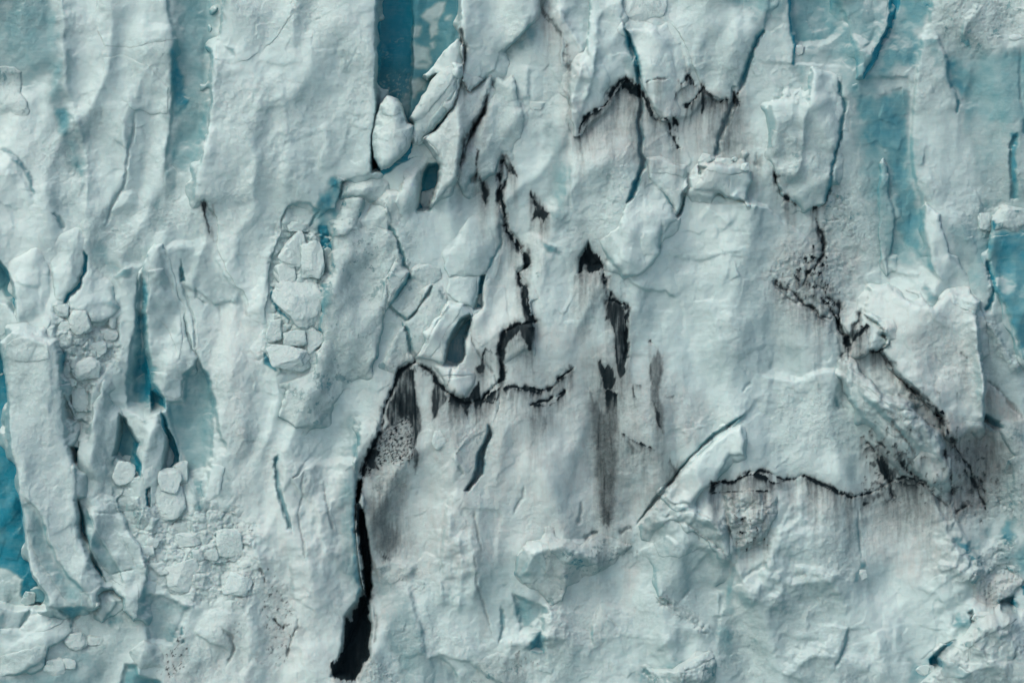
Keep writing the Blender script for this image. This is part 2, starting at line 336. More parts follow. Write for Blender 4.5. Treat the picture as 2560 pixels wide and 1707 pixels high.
PB(0,2,[(150,300),(230,340),(310,420),(345,560),(400,720),(500,860),(600,930),(640,1040),(540,1040),(440,960),(330,800),(240,650),(190,480)],.48,24)
E(0,1,[(190,822),(260,800),(320,815),(355,850)],12,18,12); E(0,1,[(365,800),(370,1000),(365,1200),(350,1300)],-12,20,40)
# deep blue water-clear cleft at the far left
PF(0,1,[(-500,760),(5,780),(20,900),(50,1080),(62,1220),(90,1568),(0,2,125,100),(0,2,160,400),(0,2,220,800),(0,2,330,960),(0,2,330,1060),(0,2,100,1060),(0,2,-500,900)],-150,14)
PB(0,1,[(-500,760),(5,780),(20,900),(50,1080),(70,1220),(110,1568),(0,2,140,100),(0,2,180,400),(0,2,240,800),(0,2,360,960),(0,2,330,1040),(0,2,230,1030),(0,2,140,960),(0,2,150,850),(0,2,60,800),(0,2,-500,700)],.97,14,base=True)
PB(0,2,[(-500,700),(150,760),(130,900),(100,1060),(-500,1100)],.5,50,base=True)
PB(0,1,[(0,1100),(60,1230),(40,1240),(0,1180)],.3,10,base=True)
# second pillar and the slot between
PL('ice_pillar','ice pillar','second curved ice pillar from the left, split low down by a thin crack',0,2,[(0,1,545,1500),(0,1,620,1430),(0,1,650,1220),(0,1,720,1110),(0,1,790,1230),(0,1,830,1290),(0,1,830,1400),(0,1,800,1568),(770,60),(780,200),(820,350),(880,500),(960,620),(1000,720),(1032,800),(1003,915),(973,1000),(967,1060),(972,1110),(930,1132),(870,1060),(862,980),(762,900),(705,830),(642,700),(592,520),(545,320),(528,180),(532,0)],52,15,22,(.03,0),.04,0,9,ro=.4)
E(0,2,[(590,370),(640,450),(680,550),(760,680),(830,800),(880,920)],26,20,30); PB(0,2,[(560,330),(620,370),(660,500),(740,640),(810,760),(870,900),(800,880),(700,780),(620,600)],.45,16)
CR(0,2,[(760,820),(850,795),(940,780)],14,3.2,.4); CR(0,2,[(860,600),(900,690),(950,790)],8,2.5); CR(0,2,[(650,395),(720,390),(800,400)],6,3)
PF(0,2,[(520,300),(555,320),(600,520),(650,700),(700,830),(680,850),(620,740),(560,560)],-34,8); PB(0,2,[(520,300),(560,320),(610,520),(660,700),(710,830),(670,850),(610,740),(550,560)],.93,8,base=True)
PF(0,1,[(475,1500),(540,1530),(0,2,530,60),(0,2,500,60)],-70,6); PB(0,1,[(470,1500),(545,1530),(0,2,530,60),(0,2,495,60)],.95,6,base=True)
E(0,2,[(965,620),(1030,790),(1010,900),(970,1030)],-22,14,12)
# middle crevasse
E(0,1,[(1000,285),(945,400),(942,650),(905,830),(880,1000),(870,1240)],-30,50,40,tip=.05)
PF(0,1,[(985,300),(1002,500),(992,640),(1022,860),(1040,1080),(1135,1170),(1140,1250),(990,1310),(885,1240),(900,1000),(950,800),(950,500)],-74,30)
PB(0,1,[(980,320),(1012,500),(1000,640),(1032,860),(1050,1080),(1145,1170),(1145,1260),(1000,1310),(920,1230),(925,1000),(960,800),(960,500)],.70,22)
PB(0,1,[(985,800),(1032,870),(1050,1080),(1145,1170),(1145,1260),(1050,1290),(1010,1200),(975,1000)],.97,16,base=True); PF(0,1,[(1040,1120),(1140,1170),(1142,1255),(1040,1280)],-90,14)
PL('ice_slab','ice slab','broad tapering ice slab hanging right of the long blue crevasse',0,1,[(985,300),(1020,180),(1060,120),(1130,110),(1170,300),(1230,480),(1292,750),(1368,905),(1338,972),(1262,1012),(1255,1180),(1205,1188),(1120,1152),(1045,1095),(1028,880),(992,680),(1003,500),(980,340)],40,13,20,(.02,.01),.14,.05,10)
PB(0,1,[(1010,150),(1140,180),(1240,520),(1280,800),(1300,1000),(1240,900),(1160,700),(1050,560),(1010,380)],.34,30)
E(0,1,[(1130,100),(1170,300),(1230,480),(1290,700),(1370,900),(1440,1060),(1480,1250),(1530,1450),(1600,1560)],30,60,50,tip=.05)
PB(0,1,[(1140,1195),(1260,1185),(1272,1030),(1360,915),(1432,1000),(1470,1220),(1470,1568),(0,2,1400,60),(0,2,1385,200),(0,2,1400,380),(0,2,1330,300),(0,2,1235,40),(1215,1480),(1170,1290)],.50,18)
PF(0,1,[(1140,1195),(1260,1185),(1272,1030),(1360,915),(1432,1000),(1470,1220),(1470,1568),(0,2,1400,380),(0,2,1235,40),(1170,1290)],-20,14)
CR(0,1,[(1245,225),(1250,370),(1270,400),(1300,550),(1340,680),(1365,900)],18,3.2,.45); PB(0,1,[(1243,230),(1275,330),(1280,385),(1252,385)],.75,6); PF(0,1,[(1243,260),(1275,330),(1280,385),(1252,385)],-30,6)
PB(0,1,[(1180,80),(1450,180),(1540,330),(1680,470),(1725,640),(1650,600),(1600,515),(1480,530),(1380,440),(1265,395)],.36,22)  # shade of this facet painted in as blue-grey
E(0,1,[(1260,400),(1380,445),(1480,530),(1600,512),(1660,540)],22,26,20); E(0,1,[(1450,120),(1540,330),(1680,470),(1725,640)],16,40,26)
CR(0,1,[(1350,400),(1360,480),(1420,530)],10,3,.5); CR(0,1,[(1510,540),(1515,640)],8,3,.3)
PF(0,1,[(820,1280),(870,1320),(925,1440),(960,1480),(940,1568),(0,2,965,60),(0,2,960,150),(0,2,925,150),(0,2,860,60),(0,2,780,0),(800,1500)],-90,12)
PB(0,1,[(815,1270),(880,1330),(925,1430),(965,1480),(960,1568),(0,2,985,60),(0,2,970,150),(0,2,925,160),(0,2,830,20),(780,1500)],.80,18,base=True); PB(0,1,[(900,1470),(960,1460),(960,1568),(0,2,975,60),(0,2,960,150),(0,2,930,150),(0,2,890,40)],.98,8,base=True)
PL('ice_pillar','ice arm','crooked arm of pale ice bridging down between two blue pockets',0,1,[(850,1265),(880,1235),(990,1312),(1090,1275),(1105,1340),(1150,1420),(1150,1568),(0,2,1130,80),(0,2,1110,220),(0,2,1000,260),(0,2,975,120),(0,2,960,30),(935,1568),(958,1485),(902,1432),(850,1325)],34,14,18,(0,0),.08,.12,11)
PF(0,1,[(1120,1265),(1200,1450),(1228,1568),(0,2,1228,60),(0,2,1180,100),(0,2,1110,100),(1140,1500),(1150,1420)],-90,10); PB(0,1,[(1110,1265),(1140,1270),(1205,1450),(1235,1568),(0,2,1235,60),(0,2,1180,110),(0,2,1100,110),(1130,1500)],.93,12,base=True)
# boulders of the left rubble
BO('bright squarish ice chunk at the top of the left rubble pocket',0,1,485,575,650,745,.5,1); BO('small rounded ice chunk under the dark crack tip',0,1,385,530,492,620,.5,2)
BO('big ice chunk with a flat face at the bottom of the left rubble pocket',0,1,505,895,700,1062,.45,3,silt=.1); BO('angular grey-faced ice chunk in the middle of the left rubble pocket',0,1,625,780,740,890,.5,4,blue=.2)
BO('low ice chunk left of the grey-faced one in the rubble pocket',0,1,400,640,520,720,.4,5); BO('slim upright ice fragment under the blunt grey lobe',0,1,752,590,800,700,.4,6)
BO('small ice chunk in the narrow throat below the left rubble pocket',0,1,440,1030,535,1090,.5,7); BO('long ice chunk standing in the narrow throat of rubble',0,1,500,1080,630,1260,.3,8)
BO('flattish ice chunk at the right rim of the left rubble pocket',0,1,690,690,810,780,.35,9); BO('ice chunk wedged at the foot of the narrow throat',0,1,500,1230,620,1330,.3,10)
BO('cube-like ice boulder below the arched blue pocket',0,2,778,50,935,215,.6,11,planes=7); BO('little ice knob on top of the cube-like boulder',0,2,830,0,905,62,.5,12)
BO('upright ice boulder of the lower-left trio, the front one with a clean edge',0,2,1092,92,1250,275,.7,13,planes=7); BO('tilted ice boulder leaning behind the upright one, under the right blue pocket',0,2,1188,40,1308,198,.6,14)
BO('largest rounded ice boulder sitting under the leaning pair',0,2,1028,210,1315,445,.45,15,planes=14)
BO('small ice chunk in the dark corner at lower left, the front one',0,2,145,945,245,1045,.9,16,blue=.35); BO('bluish ice chunk in the dark corner at lower left, the rear one',0,2,190,905,325,1030,.6,17,blue=.7)
PF(0,2,[(1010,240),(1035,215),(1040,370),(1020,350)],-50,6); PB(0,2,[(1008,240),(1035,215),(1045,370),(1015,350)],.95,6,base=True)
PL('ice_block','ice block','tooth-shaped ice block at the foot of the two curved pillars',0,2,[(685,960),(700,920),(735,900),(790,960),(818,1000),(812,1030),(762,1080),(700,1152),(655,1110),(680,1050)],44,10,20,(0,0),.04,.14,12)
PL('ice_block','ice block','wide pale ice block filling the lower left corner',0,2,[(-200,1180),(60,1190),(130,1190),(230,1090),(400,1062),(460,1050),(555,1060),(545,1130),(505,1200),(440,1262),(350,1310),(300,1420),(130,1512),(-200,1540)],46,14,24,(0,.03),.10,.08,13)
CR(0,2,[(235,1030),(190,1100),(130,1190)],26,5,.6); PB(0,2,[(0,1100),(30,1080),(50,1160),(0,1230)],.6,14); PB(0,2,[(400,1050),(560,1040),(550,1100),(500,1200),(480,1120)],.62,12)
PF(0,2,[(400,1050),(560,1040),(550,1110),(500,1210),(470,1120)],-26,10)
BO('peanut-shaped ice lump at the end of the lower left block',0,2,445,1212,602,1335,.5,18,planes=16); BO('flat ice lump touching the peanut-shaped one',0,2,595,1238,722,1305,.4,19); BO('ice lump on the dim ledge at the bottom edge, lower left',0,2,315,1395,450,1515,.3,20,blue=.15); BO('ice lump just right of the dim ledge lump at the bottom edge',0,2,430,1395,530,1470,.3,21,blue=.1)
PB(0,2,[(985,900),(1130,955),(1320,1040),(1240,1130),(1210,1300),(1060,1280),(990,1180),(975,1050)],.44,22); PF(0,2,[(985,950),(1130,955),(1320,1040),(1200,1300),(1040,1280),(980,1100)],-22,16)  # blue area paints the shade in this low hollow
E(0,2,[(1040,940),(1140,940),(1260,1000),(1400,1050)],-16,20,20)
PB(0,2,[(-200,1500),(140,1515),(320,1420),(450,1280),(620,1320),(720,1300),(700,1500),(560,1700),(-200,1700)],.46,40); PB(0,2,[(720,1060),(860,1080),(930,1150),(760,1170)],.5,18)  # first blue area paints the shade along the bottom edge
PF(0,2,[(850,1430),(950,1430),(960,1500),(1120,1560),(1100,1700),(820,1700)],-40,14); PB(0,2,[(850,1430),(950,1425),(960,1490),(1100,1560),(1080,1700),(820,1700)],.58,14)
PL('ice_ledge','ice ledge','snow-capped ice ledge arching over a dim hollow at the bottom left',0,2,[(870,1400),(900,1335),(1000,1270),(1050,1300),(1120,1320),(1130,1400),(1230,1480),(1260,1568),(1180,1568),(1070,1470),(960,1470),(900,1430)],30,12,16,(0,0),.05,.15,14,ro=.7)
AR(RUB,0,2,[(790,230),(900,150),(1000,330),(1180,450),(1350,380),(1640,330),(1740,480),(1764,900),(1764,1060),(1300,1030),(1050,900),(1030,780),(960,600),(840,430)],.9,30); AR(RO,0,2,[(790,230),(1640,300),(1800,600),(1800,1100),(1300,1050),(1050,900),(960,600)],.7,40)
for k,(x0,y0,x1,y1,t) in enumerate([(1110,720,1390,950,'broad domed ice boulder in the middle of the lower left rubble slope'),(1540,810,1750,980,'smooth egg-like ice boulder at the right of the rubble slope'),(1310,650,1410,740,'faceted ice chunk above the domed boulder'),(1210,530,1400,640,'wide ice chunk high on the rubble slope'),(1410,640,1510,720,'small ice chunk beside the faceted one on the rubble slope'),(1000,560,1110,640,'flat ice chunk at the left of the rubble slope'),(1500,500,1700,690,'long tilted ice chunk along the upper right rubble slope'),(970,610,1070,700,'ice chunk next to the second pillar edge'),(1200,450,1330,540,'ice chunk just below the largest rounded boulder')]): BO(t,0,2,x0,y0,x1,y1,.28,30+k,planes=9)
E(0,2,[(1340,1200),(1450,1285),(1540,1315),(1600,1360)],18,16,20); CR(0,2,[(1530,1170),(1600,1250),(1620,1320),(1570,1440)],14,4,.3,dirt=.3); E(0,2,[(1640,1500),(1700,1470),(1764,1400)],-12,14)
PB(0,2,[(1480,1300),(1540,1330),(1540,1500),(1500,1568),(1480,1400)],.34,14); AR(RO,0,2,[(1100,1150),(1764,1050),(1764,1600),(1200,1600)],.5,50)
DS(0,2,[(1200,1170),(1280,1170),(1300,1480),(1180,1568),(1080,1540)],.75,9,.16); DS(0,2,[(1590,1150),(1690,1100),(1650,1250)],.6,8,.15); DS(0,2,[(1680,430),(1764,430),(1764,560),(1700,560)],.7,7,.2)
CR(0,2,[(1250,1180),(1262,1240)],16,4,.8); CR(0,2,[(1265,1260),(1270,1290)],14,4,.8)
AR(SI,0,1,[(1460,600),(1764,500),(0,2,1764,1600),(0,2,1250,1600),(0,2,1600,900),(1600,1500),(1480,1000)],.40,60)
# block between (small recess right of leaning pair)
PL('ice_block','ice block','flat-faced ice block in a recess right of the leaning boulders',0,2,[(1385,70),(1470,60),(1560,80),(1545,160),(1520,260),(1440,320),(1410,380),(1380,200)],16,9,10,(.03,0),.1,.06,15)
PB(0,2,[(1540,80),(1600,130),(1615,290),(1520,290),(1550,160)],.4,10)
# ======================================================================= the big smooth tower and the blue cleft
PL('ice_tower','ice tower','broad smooth ice tower, its straight right edge bordering the bright blue cleft',1,0,[(0,0,1545,-150),(0,0,1512,250),(0,0,1472,340),(0,0,1457,600),(0,0,1462,720),(0,0,1440,900),(0,0,1400,1050),(0,0,1355,1180),(0,0,1352,1400),(0,0,1420,1380),(0,0,1500,1500),(0,1,1500,120),(0,1,1560,300),(0,1,1680,440),(0,1,1730,560),(1,1,60,640),(1,1,95,430),(1,1,85,300),(1,1,130,150),(1,1,170,40),(160,1520),(230,1412),(380,1405),(440,1455),(540,1440),(590,1260),(650,1232),(795,1192),(800,1000),(818,880),(820,750),(828,500),(820,300),(835,0),(838,-150)],60,16,16,(.02,0),.09,0,16,jag=.8); PLATES[-1]['taper'] = (330, 600)
for p,h in (([(0,420),(150,460),(330,440)],8),([(560,350),(600,420),(570,560)],9),([(330,180),(390,150),(400,240)],7),([(0,780),(200,740),(360,640)],8),([(430,870),(470,920),(480,990),(440,1070),(440,1180)],14),([(150,900),(210,940),(240,1010)],8),([(600,780),(720,800),(820,780)],8),([(640,870),(740,900),(810,890)],8),([(160,1100),(260,1160),(280,1250)],8),([(680,120),(760,90),(810,60)],7)): E(1,0,p,h,18,26)
PB(1,0,[(470,880),(640,850),(810,930),(795,1180),(640,1220),(560,1240),(450,1180),(440,1060),(490,980)],.34,36); PB(1,0,[(620,290),(700,360),(680,600),(600,640),(550,470)],.30,36); PB(1,0,[(680,120),(820,60),(820,-100),(500,-100),(480,60)],.24,50)
PB(1,0,[(540,1240),(580,1260),(560,1400),(530,1470),(440,1450),(470,1330)],.75,26); PB(1,0,[(380,1568),(440,1450),(540,1500),(520,1568),(1,1,520,40),(1,1,380,20)],.62,24)
E(1,0,[(220,1420),(300,1395),(380,1405),(440,1460)],20,16,16); CR(1,0,[(440,1460),(400,1510),(375,1568)],26,4,.7)
AR(RO,1,0,[(620,300),(820,300),(820,900),(640,900)],.55,60)
PF(1,0,[(835,-300),(1425,-300),(1408,80),(1402,230),(1392,290),(1380,500),(1180,860),(1060,950),(950,1040),(850,1100),(790,1195),(815,900),(828,500)],-210,10)
PF(1,0,[(1072,-300),(1425,-300),(1405,90),(1400,280),(1380,500),(1180,800),(1050,900),(1072,400)],50,8)
PB(1,0,[(820,-300),(1440,-300),(1440,800),(1060,1100),(850,1230),(780,1200)],.98,6,base=True,nz=.05)
PB(1,0,[(1072,-300),(1440,-300),(1440,700),(1050,900),(1070,400)],.16,5,base=True,erase=True)
PB(1,0,[(840,500),(1060,480),(1060,800),(840,700)],.10,40,base=True,erase=True)
for p in ([(1150,110),(1200,60),(1260,20),(1315,10),(1280,90),(1240,130),(1200,150),(1170,140)],[(1075,190),(1130,185),(1125,240),(1080,250)],[(1190,150),(1250,135),(1240,220),(1200,250),(1190,200)],[(1080,270),(1110,300),(1190,330),(1205,430),(1140,405),(1080,425)],[(1078,430),(1200,440),(1170,472),(1085,462)],[(1075,550),(1110,530),(1160,570),(1140,610),(1080,670)],[(1300,130),(1340,110),(1330,128)],[(1200,290),(1225,280),(1215,315)],[(1010,640),(1060,620),(1060,780),(1040,830),(1010,720)]):
    PB(1,0,p,.62 if p[0][0]!=1010 else .3,13,base=True,erase=True)
for k in range(3):
    DSP=[[(850,520),(1050,470),(1060,640),(990,700),(900,650),(850,620)],[(930,270),(1020,260),(1010,300)],[(860,340),(900,345),(930,400),(870,400)]][k]
    P_=q(1,0,DSP); s_=crop(P_,20); BB[s_]*=1-.35*ss(fbm(XW[s_]/9,YW[s_]/7,3,.6,4.),.08,.3)*ss(sdf(XW[s_],YW[s_],P_),-8,8)
PL('leaning_slab','ice slab','thin pale sheet of ice poking into the blue cleft behind the leaning block',1,0,[(1392,283),(1432,330),(1428,470),(1330,520),(1240,520),(1175,548),(1150,530),(1222,470),(1300,352)],60,10,14,(0,0),.06,0,17,follow=.0,ro=.15)
PL('leaning_block','ice block','long leaning ice block resting diagonally at the foot of the blue cleft',1,0,[(1420,420),(1432,520),(1422,560),(1355,740),(1225,900),(1150,990),(1080,1015),(1072,940),(1092,860),(1068,822),(1132,700),(1202,572),(1300,460)],72,18,40,(-.05,-.02),.05,.10,18,follow=.0,ro=.6)
PL('ice_finger','ice block','rounded finger of ice standing at the left foot of the blue cleft',1,0,[(905,660),(962,680),(1000,722),(1022,800),(1045,858),(1092,872),(1088,940),(1062,1020),(1000,1085),(930,1150),(850,1172),(812,1090),(805,1000),(818,800),(850,712)],84,24,50,(0,0),.05,.08,19,follow=.0,ro=.45)
PF(1,0,[(795,1050),(835,1150),(850,1180),(795,1200)],-60,5)
# towers right of the cleft
PL('ice_tower','ice tower','pale ice tower right of the blue cleft, pointed at its lower end',1,0,[(1425,-150),(1408,90),(1400,210),(1442,330),(1430,560),(1480,642),(1512,600),(1580,540),(1650,490),(1672,370),(2,0,10,300),(2,0,100,200),(2,0,190,120),(2,0,205,0),(2,0,200,-150)],64,16,22,(-.03,0),.10,.05,20)
PL('ice_slab','ice slab','first slanted ice column below the pointed tower, left of a dark slit',1,0,[(1430,540),(1480,640),(1540,585),(1648,492),(1602,640),(1560,772),(1485,890),(1432,1050),(1385,1240),(1310,1310),(1235,1400),(1182,1440),(1242,1280),(1262,1150),(1250,1080),(1165,965),(1270,880),(1362,740)],63,13,31,(-.04,0),.04,.08,21,ro=.55,silt=.25)
PL('ice_slab','ice slab','second slanted ice column, right of the dark slit and left of the dirty fissure',1,0,[(1655,500),(1710,560),(1764,520),(2,0,20,560),(2,0,40,680),(2,0,84,790),(2,0,80,900),(2,0,0,1050),(1705,1040),(1682,1110),(1642,1200),(1540,1250),(1520,1180),(1480,1240),(1440,1330),(1380,1250),(1432,1070),(1485,930),(1562,785),(1605,640)],56,13,27,(-.02,0),.05,.10,22,ro=.55)
CR(1,0,[(1600,620),(1560,770),(1500,870),(1450,960),(1420,1080),(1395,1210)],30,4,.3,dirt=.8); DP(1,0,[(1500,860),(1530,840),(1480,930),(1440,990),(1440,920)],.8,4); CR(1,0,[(1410,190),(1440,330),(1435,450)],20,3.4,.2,dirt=.7)
DP(1,0,[(1420,570),(1450,600),(1460,660),(1430,690),(1415,620)],.7,6); CR(1,0,[(1500,1000),(1530,1040),(1515,1120),(1525,1240)],6,2.2,dirt=.8)
PL('ice_block','ice block','bent ice block arching over the small blue grotto',1,0,[(1068,1022),(1120,1000),(1175,950),(1262,1060),(1268,1150),(1240,1145),(1200,1155),(1155,1230),(1132,1330),(1118,1440),(1060,1500),(990,1580),(930,1580),(885,1400),(920,1332),(1000,1322),(1022,1230),(1000,1160),(1030,1065)],50,13,22,(0,0),.05,.14,23,ro=.55,silt=.2)
PF(1,0,[(1190,1140),(1262,1140),(1265,1240),(1205,1452),(1115,1455),(1130,1300),(1160,1200)],-110,12); PB(1,0,[(1180,1140),(1265,1130),(1270,1240),(1210,1460),(1110,1460),(1130,1300)],.90,16,base=True)
PL('ice_block','ice block','crusty ice block beside the smooth tower, above the rough face',1,0,[(585,1285),(622,1242),(735,1215),(820,1188),(880,1200),(905,1225),(932,1320),(885,1400),(800,1400),(740,1362),(600,1362),(578,1375)],40,12,20,(0,0),.06,.14,24,ro=.85)
PL('ice_block','ice block','second crusty ice block stepping down left of the first one',1,0,[(530,1500),(560,1440),(600,1365),(742,1362),(765,1400),(720,1480),(690,1568),(1,1,640,60),(1,1,527,60),(522,1568)],38,12,18,(0,0),.07,.12,25,ro=.85)
PL('ice_block','ice block','pale wedge of ice left of the bent block, lit on its flat top',1,0,[(760,1568),(740,1520),(800,1420),(890,1400),(930,1500),(960,1600),(1,1,860,80),(1,1,780,40)],34,10,18,(0,-.05),.02,.14,26,ro=.3)
PB(1,0,[(890,1420),(960,1500),(1000,1568),(930,1568)],.35,14)
# ======================================================================= centre-left rough face
PL('ice_slab','ice slab','rough granular ice face in the middle left with a straight left edge',1,1,[(525,-20),(640,0),(780,20),(915,20),(970,80),(1008,170),(1025,260),(970,222),(935,270),(892,370),(900,470),(885,600),(860,740),(830,900),(760,1020),(640,1060),(560,1180),(450,1350),(280,1380),(160,1300),(190,1180),(240,1060),(400,980),(440,850),(478,780),(447,650),(470,470),(525,350)],41,14,22,(-.02,0),.20,.0,27,ro=.95)
PF(1,1,[(100,-20),(530,-20),(525,350),(470,470),(445,660),(470,800),(380,1000),(160,1020),(60,900),(60,700),(100,450)],-10,20); AR(RUB,1,1,[(100,-20),(530,-20),(525,350),(470,470),(445,660),(470,800),(380,1000),(160,1020),(60,900),(60,700),(100,450)],.9,20); AR(RO,1,1,[(100,-20),(530,-20),(470,800),(380,1000),(60,900)],.5,20); PB(1,1,[(430,-20),(527,-20),(527,350),(490,380),(480,460),(440,480),(455,300)],.97,8,base=True); PB(1,1,[(470,380),(527,380),(520,520),(450,690),(440,600)],.55,20)
PB(1,1,[(100,400),(135,430),(150,530),(240,630),(230,650),(140,560),(105,480)],.9,8,base=True); PB(1,1,[(60,860),(100,900),(150,990),(130,1000),(60,930)],.92,8,base=True); PB(1,1,[(330,690),(390,650),(350,730)],.9,6,base=True)
for t,a in (('top ice block of the boulder stack beside the straight-edged face',(165,30,390,310,.5,50,.8,.10)),('bright faceted ice boulder high in the stack, its pale side catching the light',(300,110,468,352,.75,51,.9,0)),('left shoulder block of the boulder stack',(128,245,300,400,.5,52,.8,.04)),('largest ice block of the boulder stack, tapering downward',(130,330,468,695,.45,53,.7,.03)),('small ice knob on the left side of the largest stack block',(130,370,260,480,.75,54,.8,.04)),('flat ice chunk in the middle below the boulder stack',(190,690,345,812,.6,55,.8,.03)),('smooth lens-shaped ice boulder lowest under the stack',(88,803,375,985,.6,56,.8,.03)),('ice chunk at the left below the boulder stack',(62,630,205,780,.5,57,.8,.05)),('ice chunk at the right below the boulder stack',(338,675,468,870,.4,58,.8,.05)),('bluish ice chunk tucked between stack and rough face',(460,145,525,290,.3,59,.9,.35)),('shallow ice cap above the boulder stack',(185,-40,375,42,.4,60,.8,.15))):
    x0,y0,x1,y1,up,sd,dp,bl=a; BO(t,1,1,x0,y0,x1,y1,up,sd,dp,bl,planes=8)
BO('thin ice splinter sticking out right of the boulder stack',1,1,440,330,520,385,.5,61)
CR(1,1,[(915,-40),(970,70),(1008,170),(1030,260),(1072,310)],34,4.5,.75)
PL('ice_block','ice block','tilted brick-like ice block left of the zigzag crack',1,1,[(970,218),(1062,312),(1030,380),(965,480),(922,542),(880,602),(898,470),(890,370),(938,272)],30,6,12,(-.10,-.06),.02,0,28,ro=.75,jag=.5)
E(1,1,[(1062,312),(1030,380),(965,480),(920,545)],-34,22,9); PB(1,1,[(1062,315),(1072,350),(1020,430),(930,548),(915,535),(960,470),(1025,375)],.62,7)
CR(1,1,[(920,545),(980,590),(1040,645)],24,6,.6,tip=.03); CR(1,1,[(1020,672),(1058,740),(1070,860),(1112,918)],24,4.5,.7,tip=.04)
PL('ice_block','ice block','slanted rectangular ice slab right of the brick-like block, above the zigzag crack',1,1,[(1085,290),(1180,250),(1270,280),(1290,350),(1210,400),(1130,540),(1045,640),(985,592),(925,540),(1030,400)],16,6,10,(-.08,-.05),.02,0,29,ro=.8,jag=.5)
CR(1,1,[(1212,395),(1130,540),(1042,650)],26,4,.5,tip=.06); E(1,1,[(1200,400),(1130,530),(1050,640)],-16,16,6)
PL('ice_slab','ice slab','crusted slanted slab with sharp left edge, right of the zigzag crack',1,1,[(1212,405),(1260,420),(1300,500),(1330,540),(1250,650),(1180,780),(1110,890),(1075,840),(1060,740),(1030,680),(1050,640),(1130,545)],20,7,10,(-.06,-.05),.02,0,30,ro=.9,jag=.5)
E(1,1,[(1000,682),(940,770),(880,940)],14,16,16); PL('ice_slab','ice slab','small crusted slab under the kink of the zigzag crack',1,1,[(1005,690),(1020,680),(1050,745),(1062,860),(1100,915),(1030,930),(960,1000),(885,940),(940,780)],14,8,8,(-.04,-.04),.05,0,31,ro=.85,jag=.6)
PL('ice_slab','ice slab','smooth slanted ice panel above the deep blue notch, left of the dirty wall',1,1,[(1460,-60),(1560,-120),(1690,-20),(1668,180),(1612,282),(1572,330),(1520,330),(1400,320),(1330,340),(1290,280),(1330,180)],24,12,16,(-.02,.02),.12,.04,32)
PL('ice_slab','ice slab','smooth rounded panel directly below the slanted one, left of the blue notch',1,1,[(1330,345),(1420,330),(1530,335),(1520,440),(1480,535),(1410,530),(1350,482),(1320,440)],20,14,14,(0,.02),.14,.04,33)
PB(1,1,[(1490,530),(1530,470),(1545,330),(1578,320),(1565,400),(1552,560),(1490,555)],.90,7,base=True); PF(1,1,[(1490,530),(1530,470),(1545,330),(1578,320),(1565,400),(1552,565),(1490,560)],-60,6); CR(1,1,[(1690,-60),(1690,110),(1640,200),(1560,330)],20,4,.7)
PL('ice_block','ice block','big smooth ice prism leaning over the deep blue notch',1,1,[(1325,515),(1420,530),(1482,600),(1440,650),(1378,730),(1332,800),(1300,935),(1200,905),(1110,892),(1180,770),(1250,650)],46,10,26,(-.03,0),.16,0,34,ro=.15,jag=.6)
PF(1,1,[(1470,590),(1480,640),(1435,780),(1440,880),(1390,960),(1290,940),(1320,800),(1400,640)],-130,8); PB(1,1,[(1440,590),(1480,590),(1485,640),(1440,780),(1445,880),(1390,965),(1285,945),(1320,800),(1380,700)],.92,10,base=True); PB(1,1,[(1330,800),(1378,730),(1440,650),(1470,610),(1400,640),(1320,760),(1290,920)],.5,12)  # last blue area tints the prism's shaded side
PL('ice_block','ice block','rounded white ice knob wrapped by the black dirt band',1,1,[(1170,912),(1230,918),(1352,956),(1400,950),(1530,1018),(1502,1100),(1445,1160),(1392,1172),(1325,1142),(1272,1022),(1225,960)],36,14,30,(0,-.02),.06,.08,35,ro=.3,dirt=.0)
CR(1,1,[(1358,952),(1340,1030),(1312,1130)],20,2.6,.5)
# ======================================================================= the dirty wall, centre
PL('ice_slab','ice slab','whitish silt-streaked ice wall in the centre, its left edge notched by the blue prism gap',1,1,[(1695,-30),(1702,120),(1660,220),(1612,295),(1566,400),(1556,560),(1474,620),(1472,700),(1442,785),(1425,860),(1395,950),(1440,975),(1532,1010),(1600,1060),(1660,1000),(1764,900),(2,1,80,860),(2,1,150,850),(2,1,150,700),(2,1,110,400),(2,1,60,330),(2,1,100,240),(2,1,40,100),(2,0,-40,1500)],39,10,21,(0,0),.05,.04,36,silt=.35)
CR(1,1,[(1475,700),(1480,780),(1530,860),(1590,940),(1650,1020),(1672,1100),(1680,1200),(1640,1350)],12,2.5,dirt=.5)
DP(1,1,[(1150,918),(1100,962),(1045,935),(985,985),(940,1080),(925,1170),(888,1240),(885,1300),(905,1360),(850,1430),(790,1568),(1,2,700,100),(1,2,760,150),(1,2,900,60),(1,2,1060,60),(1110,1500),(1115,1450),(1140,1390),(1140,1250),(1115,1130),(1100,1000)],.98,6,5,.42)
DP(1,1,[(1150,918),(1220,955),(1255,1030),(1295,1110),(1325,1180),(1300,1220),(1205,1345),(1200,1210),(1210,1010),(1150,960),(1110,960)],.95,6,3,.42)
DP(1,1,[(1325,1130),(1400,1185),(1460,1160),(1510,1100),(1540,1050),(1565,1180),(1640,1175),(1672,1090),(1680,1110),(1665,1200),(1570,1215),(1565,1250),(1490,1200),(1455,1320),(1410,1230),(1320,1190)],.95,5,5,.2)
DP(1,1,[(1515,960),(1545,930),(1560,840),(1600,825),(1650,865),(1640,875),(1600,850),(1580,880),(1580,1020),(1520,1020)],.95,5,4)
DP(1,1,[(1650,860),(1680,730),(1764,640),(1764,700),(1720,740),(1710,900),(1730,1050),(1690,1040),(1670,930),(1655,880)],.9,6,5)
DR(1,1,[(1400,1200),(1480,1200),(1560,1220)],34,.7)
AR(RO,1,1,[(860,1400),(1060,1300),(1090,1568),(1,2,1060,300),(1,2,740,260),(1,2,760,100)],1.0,20)
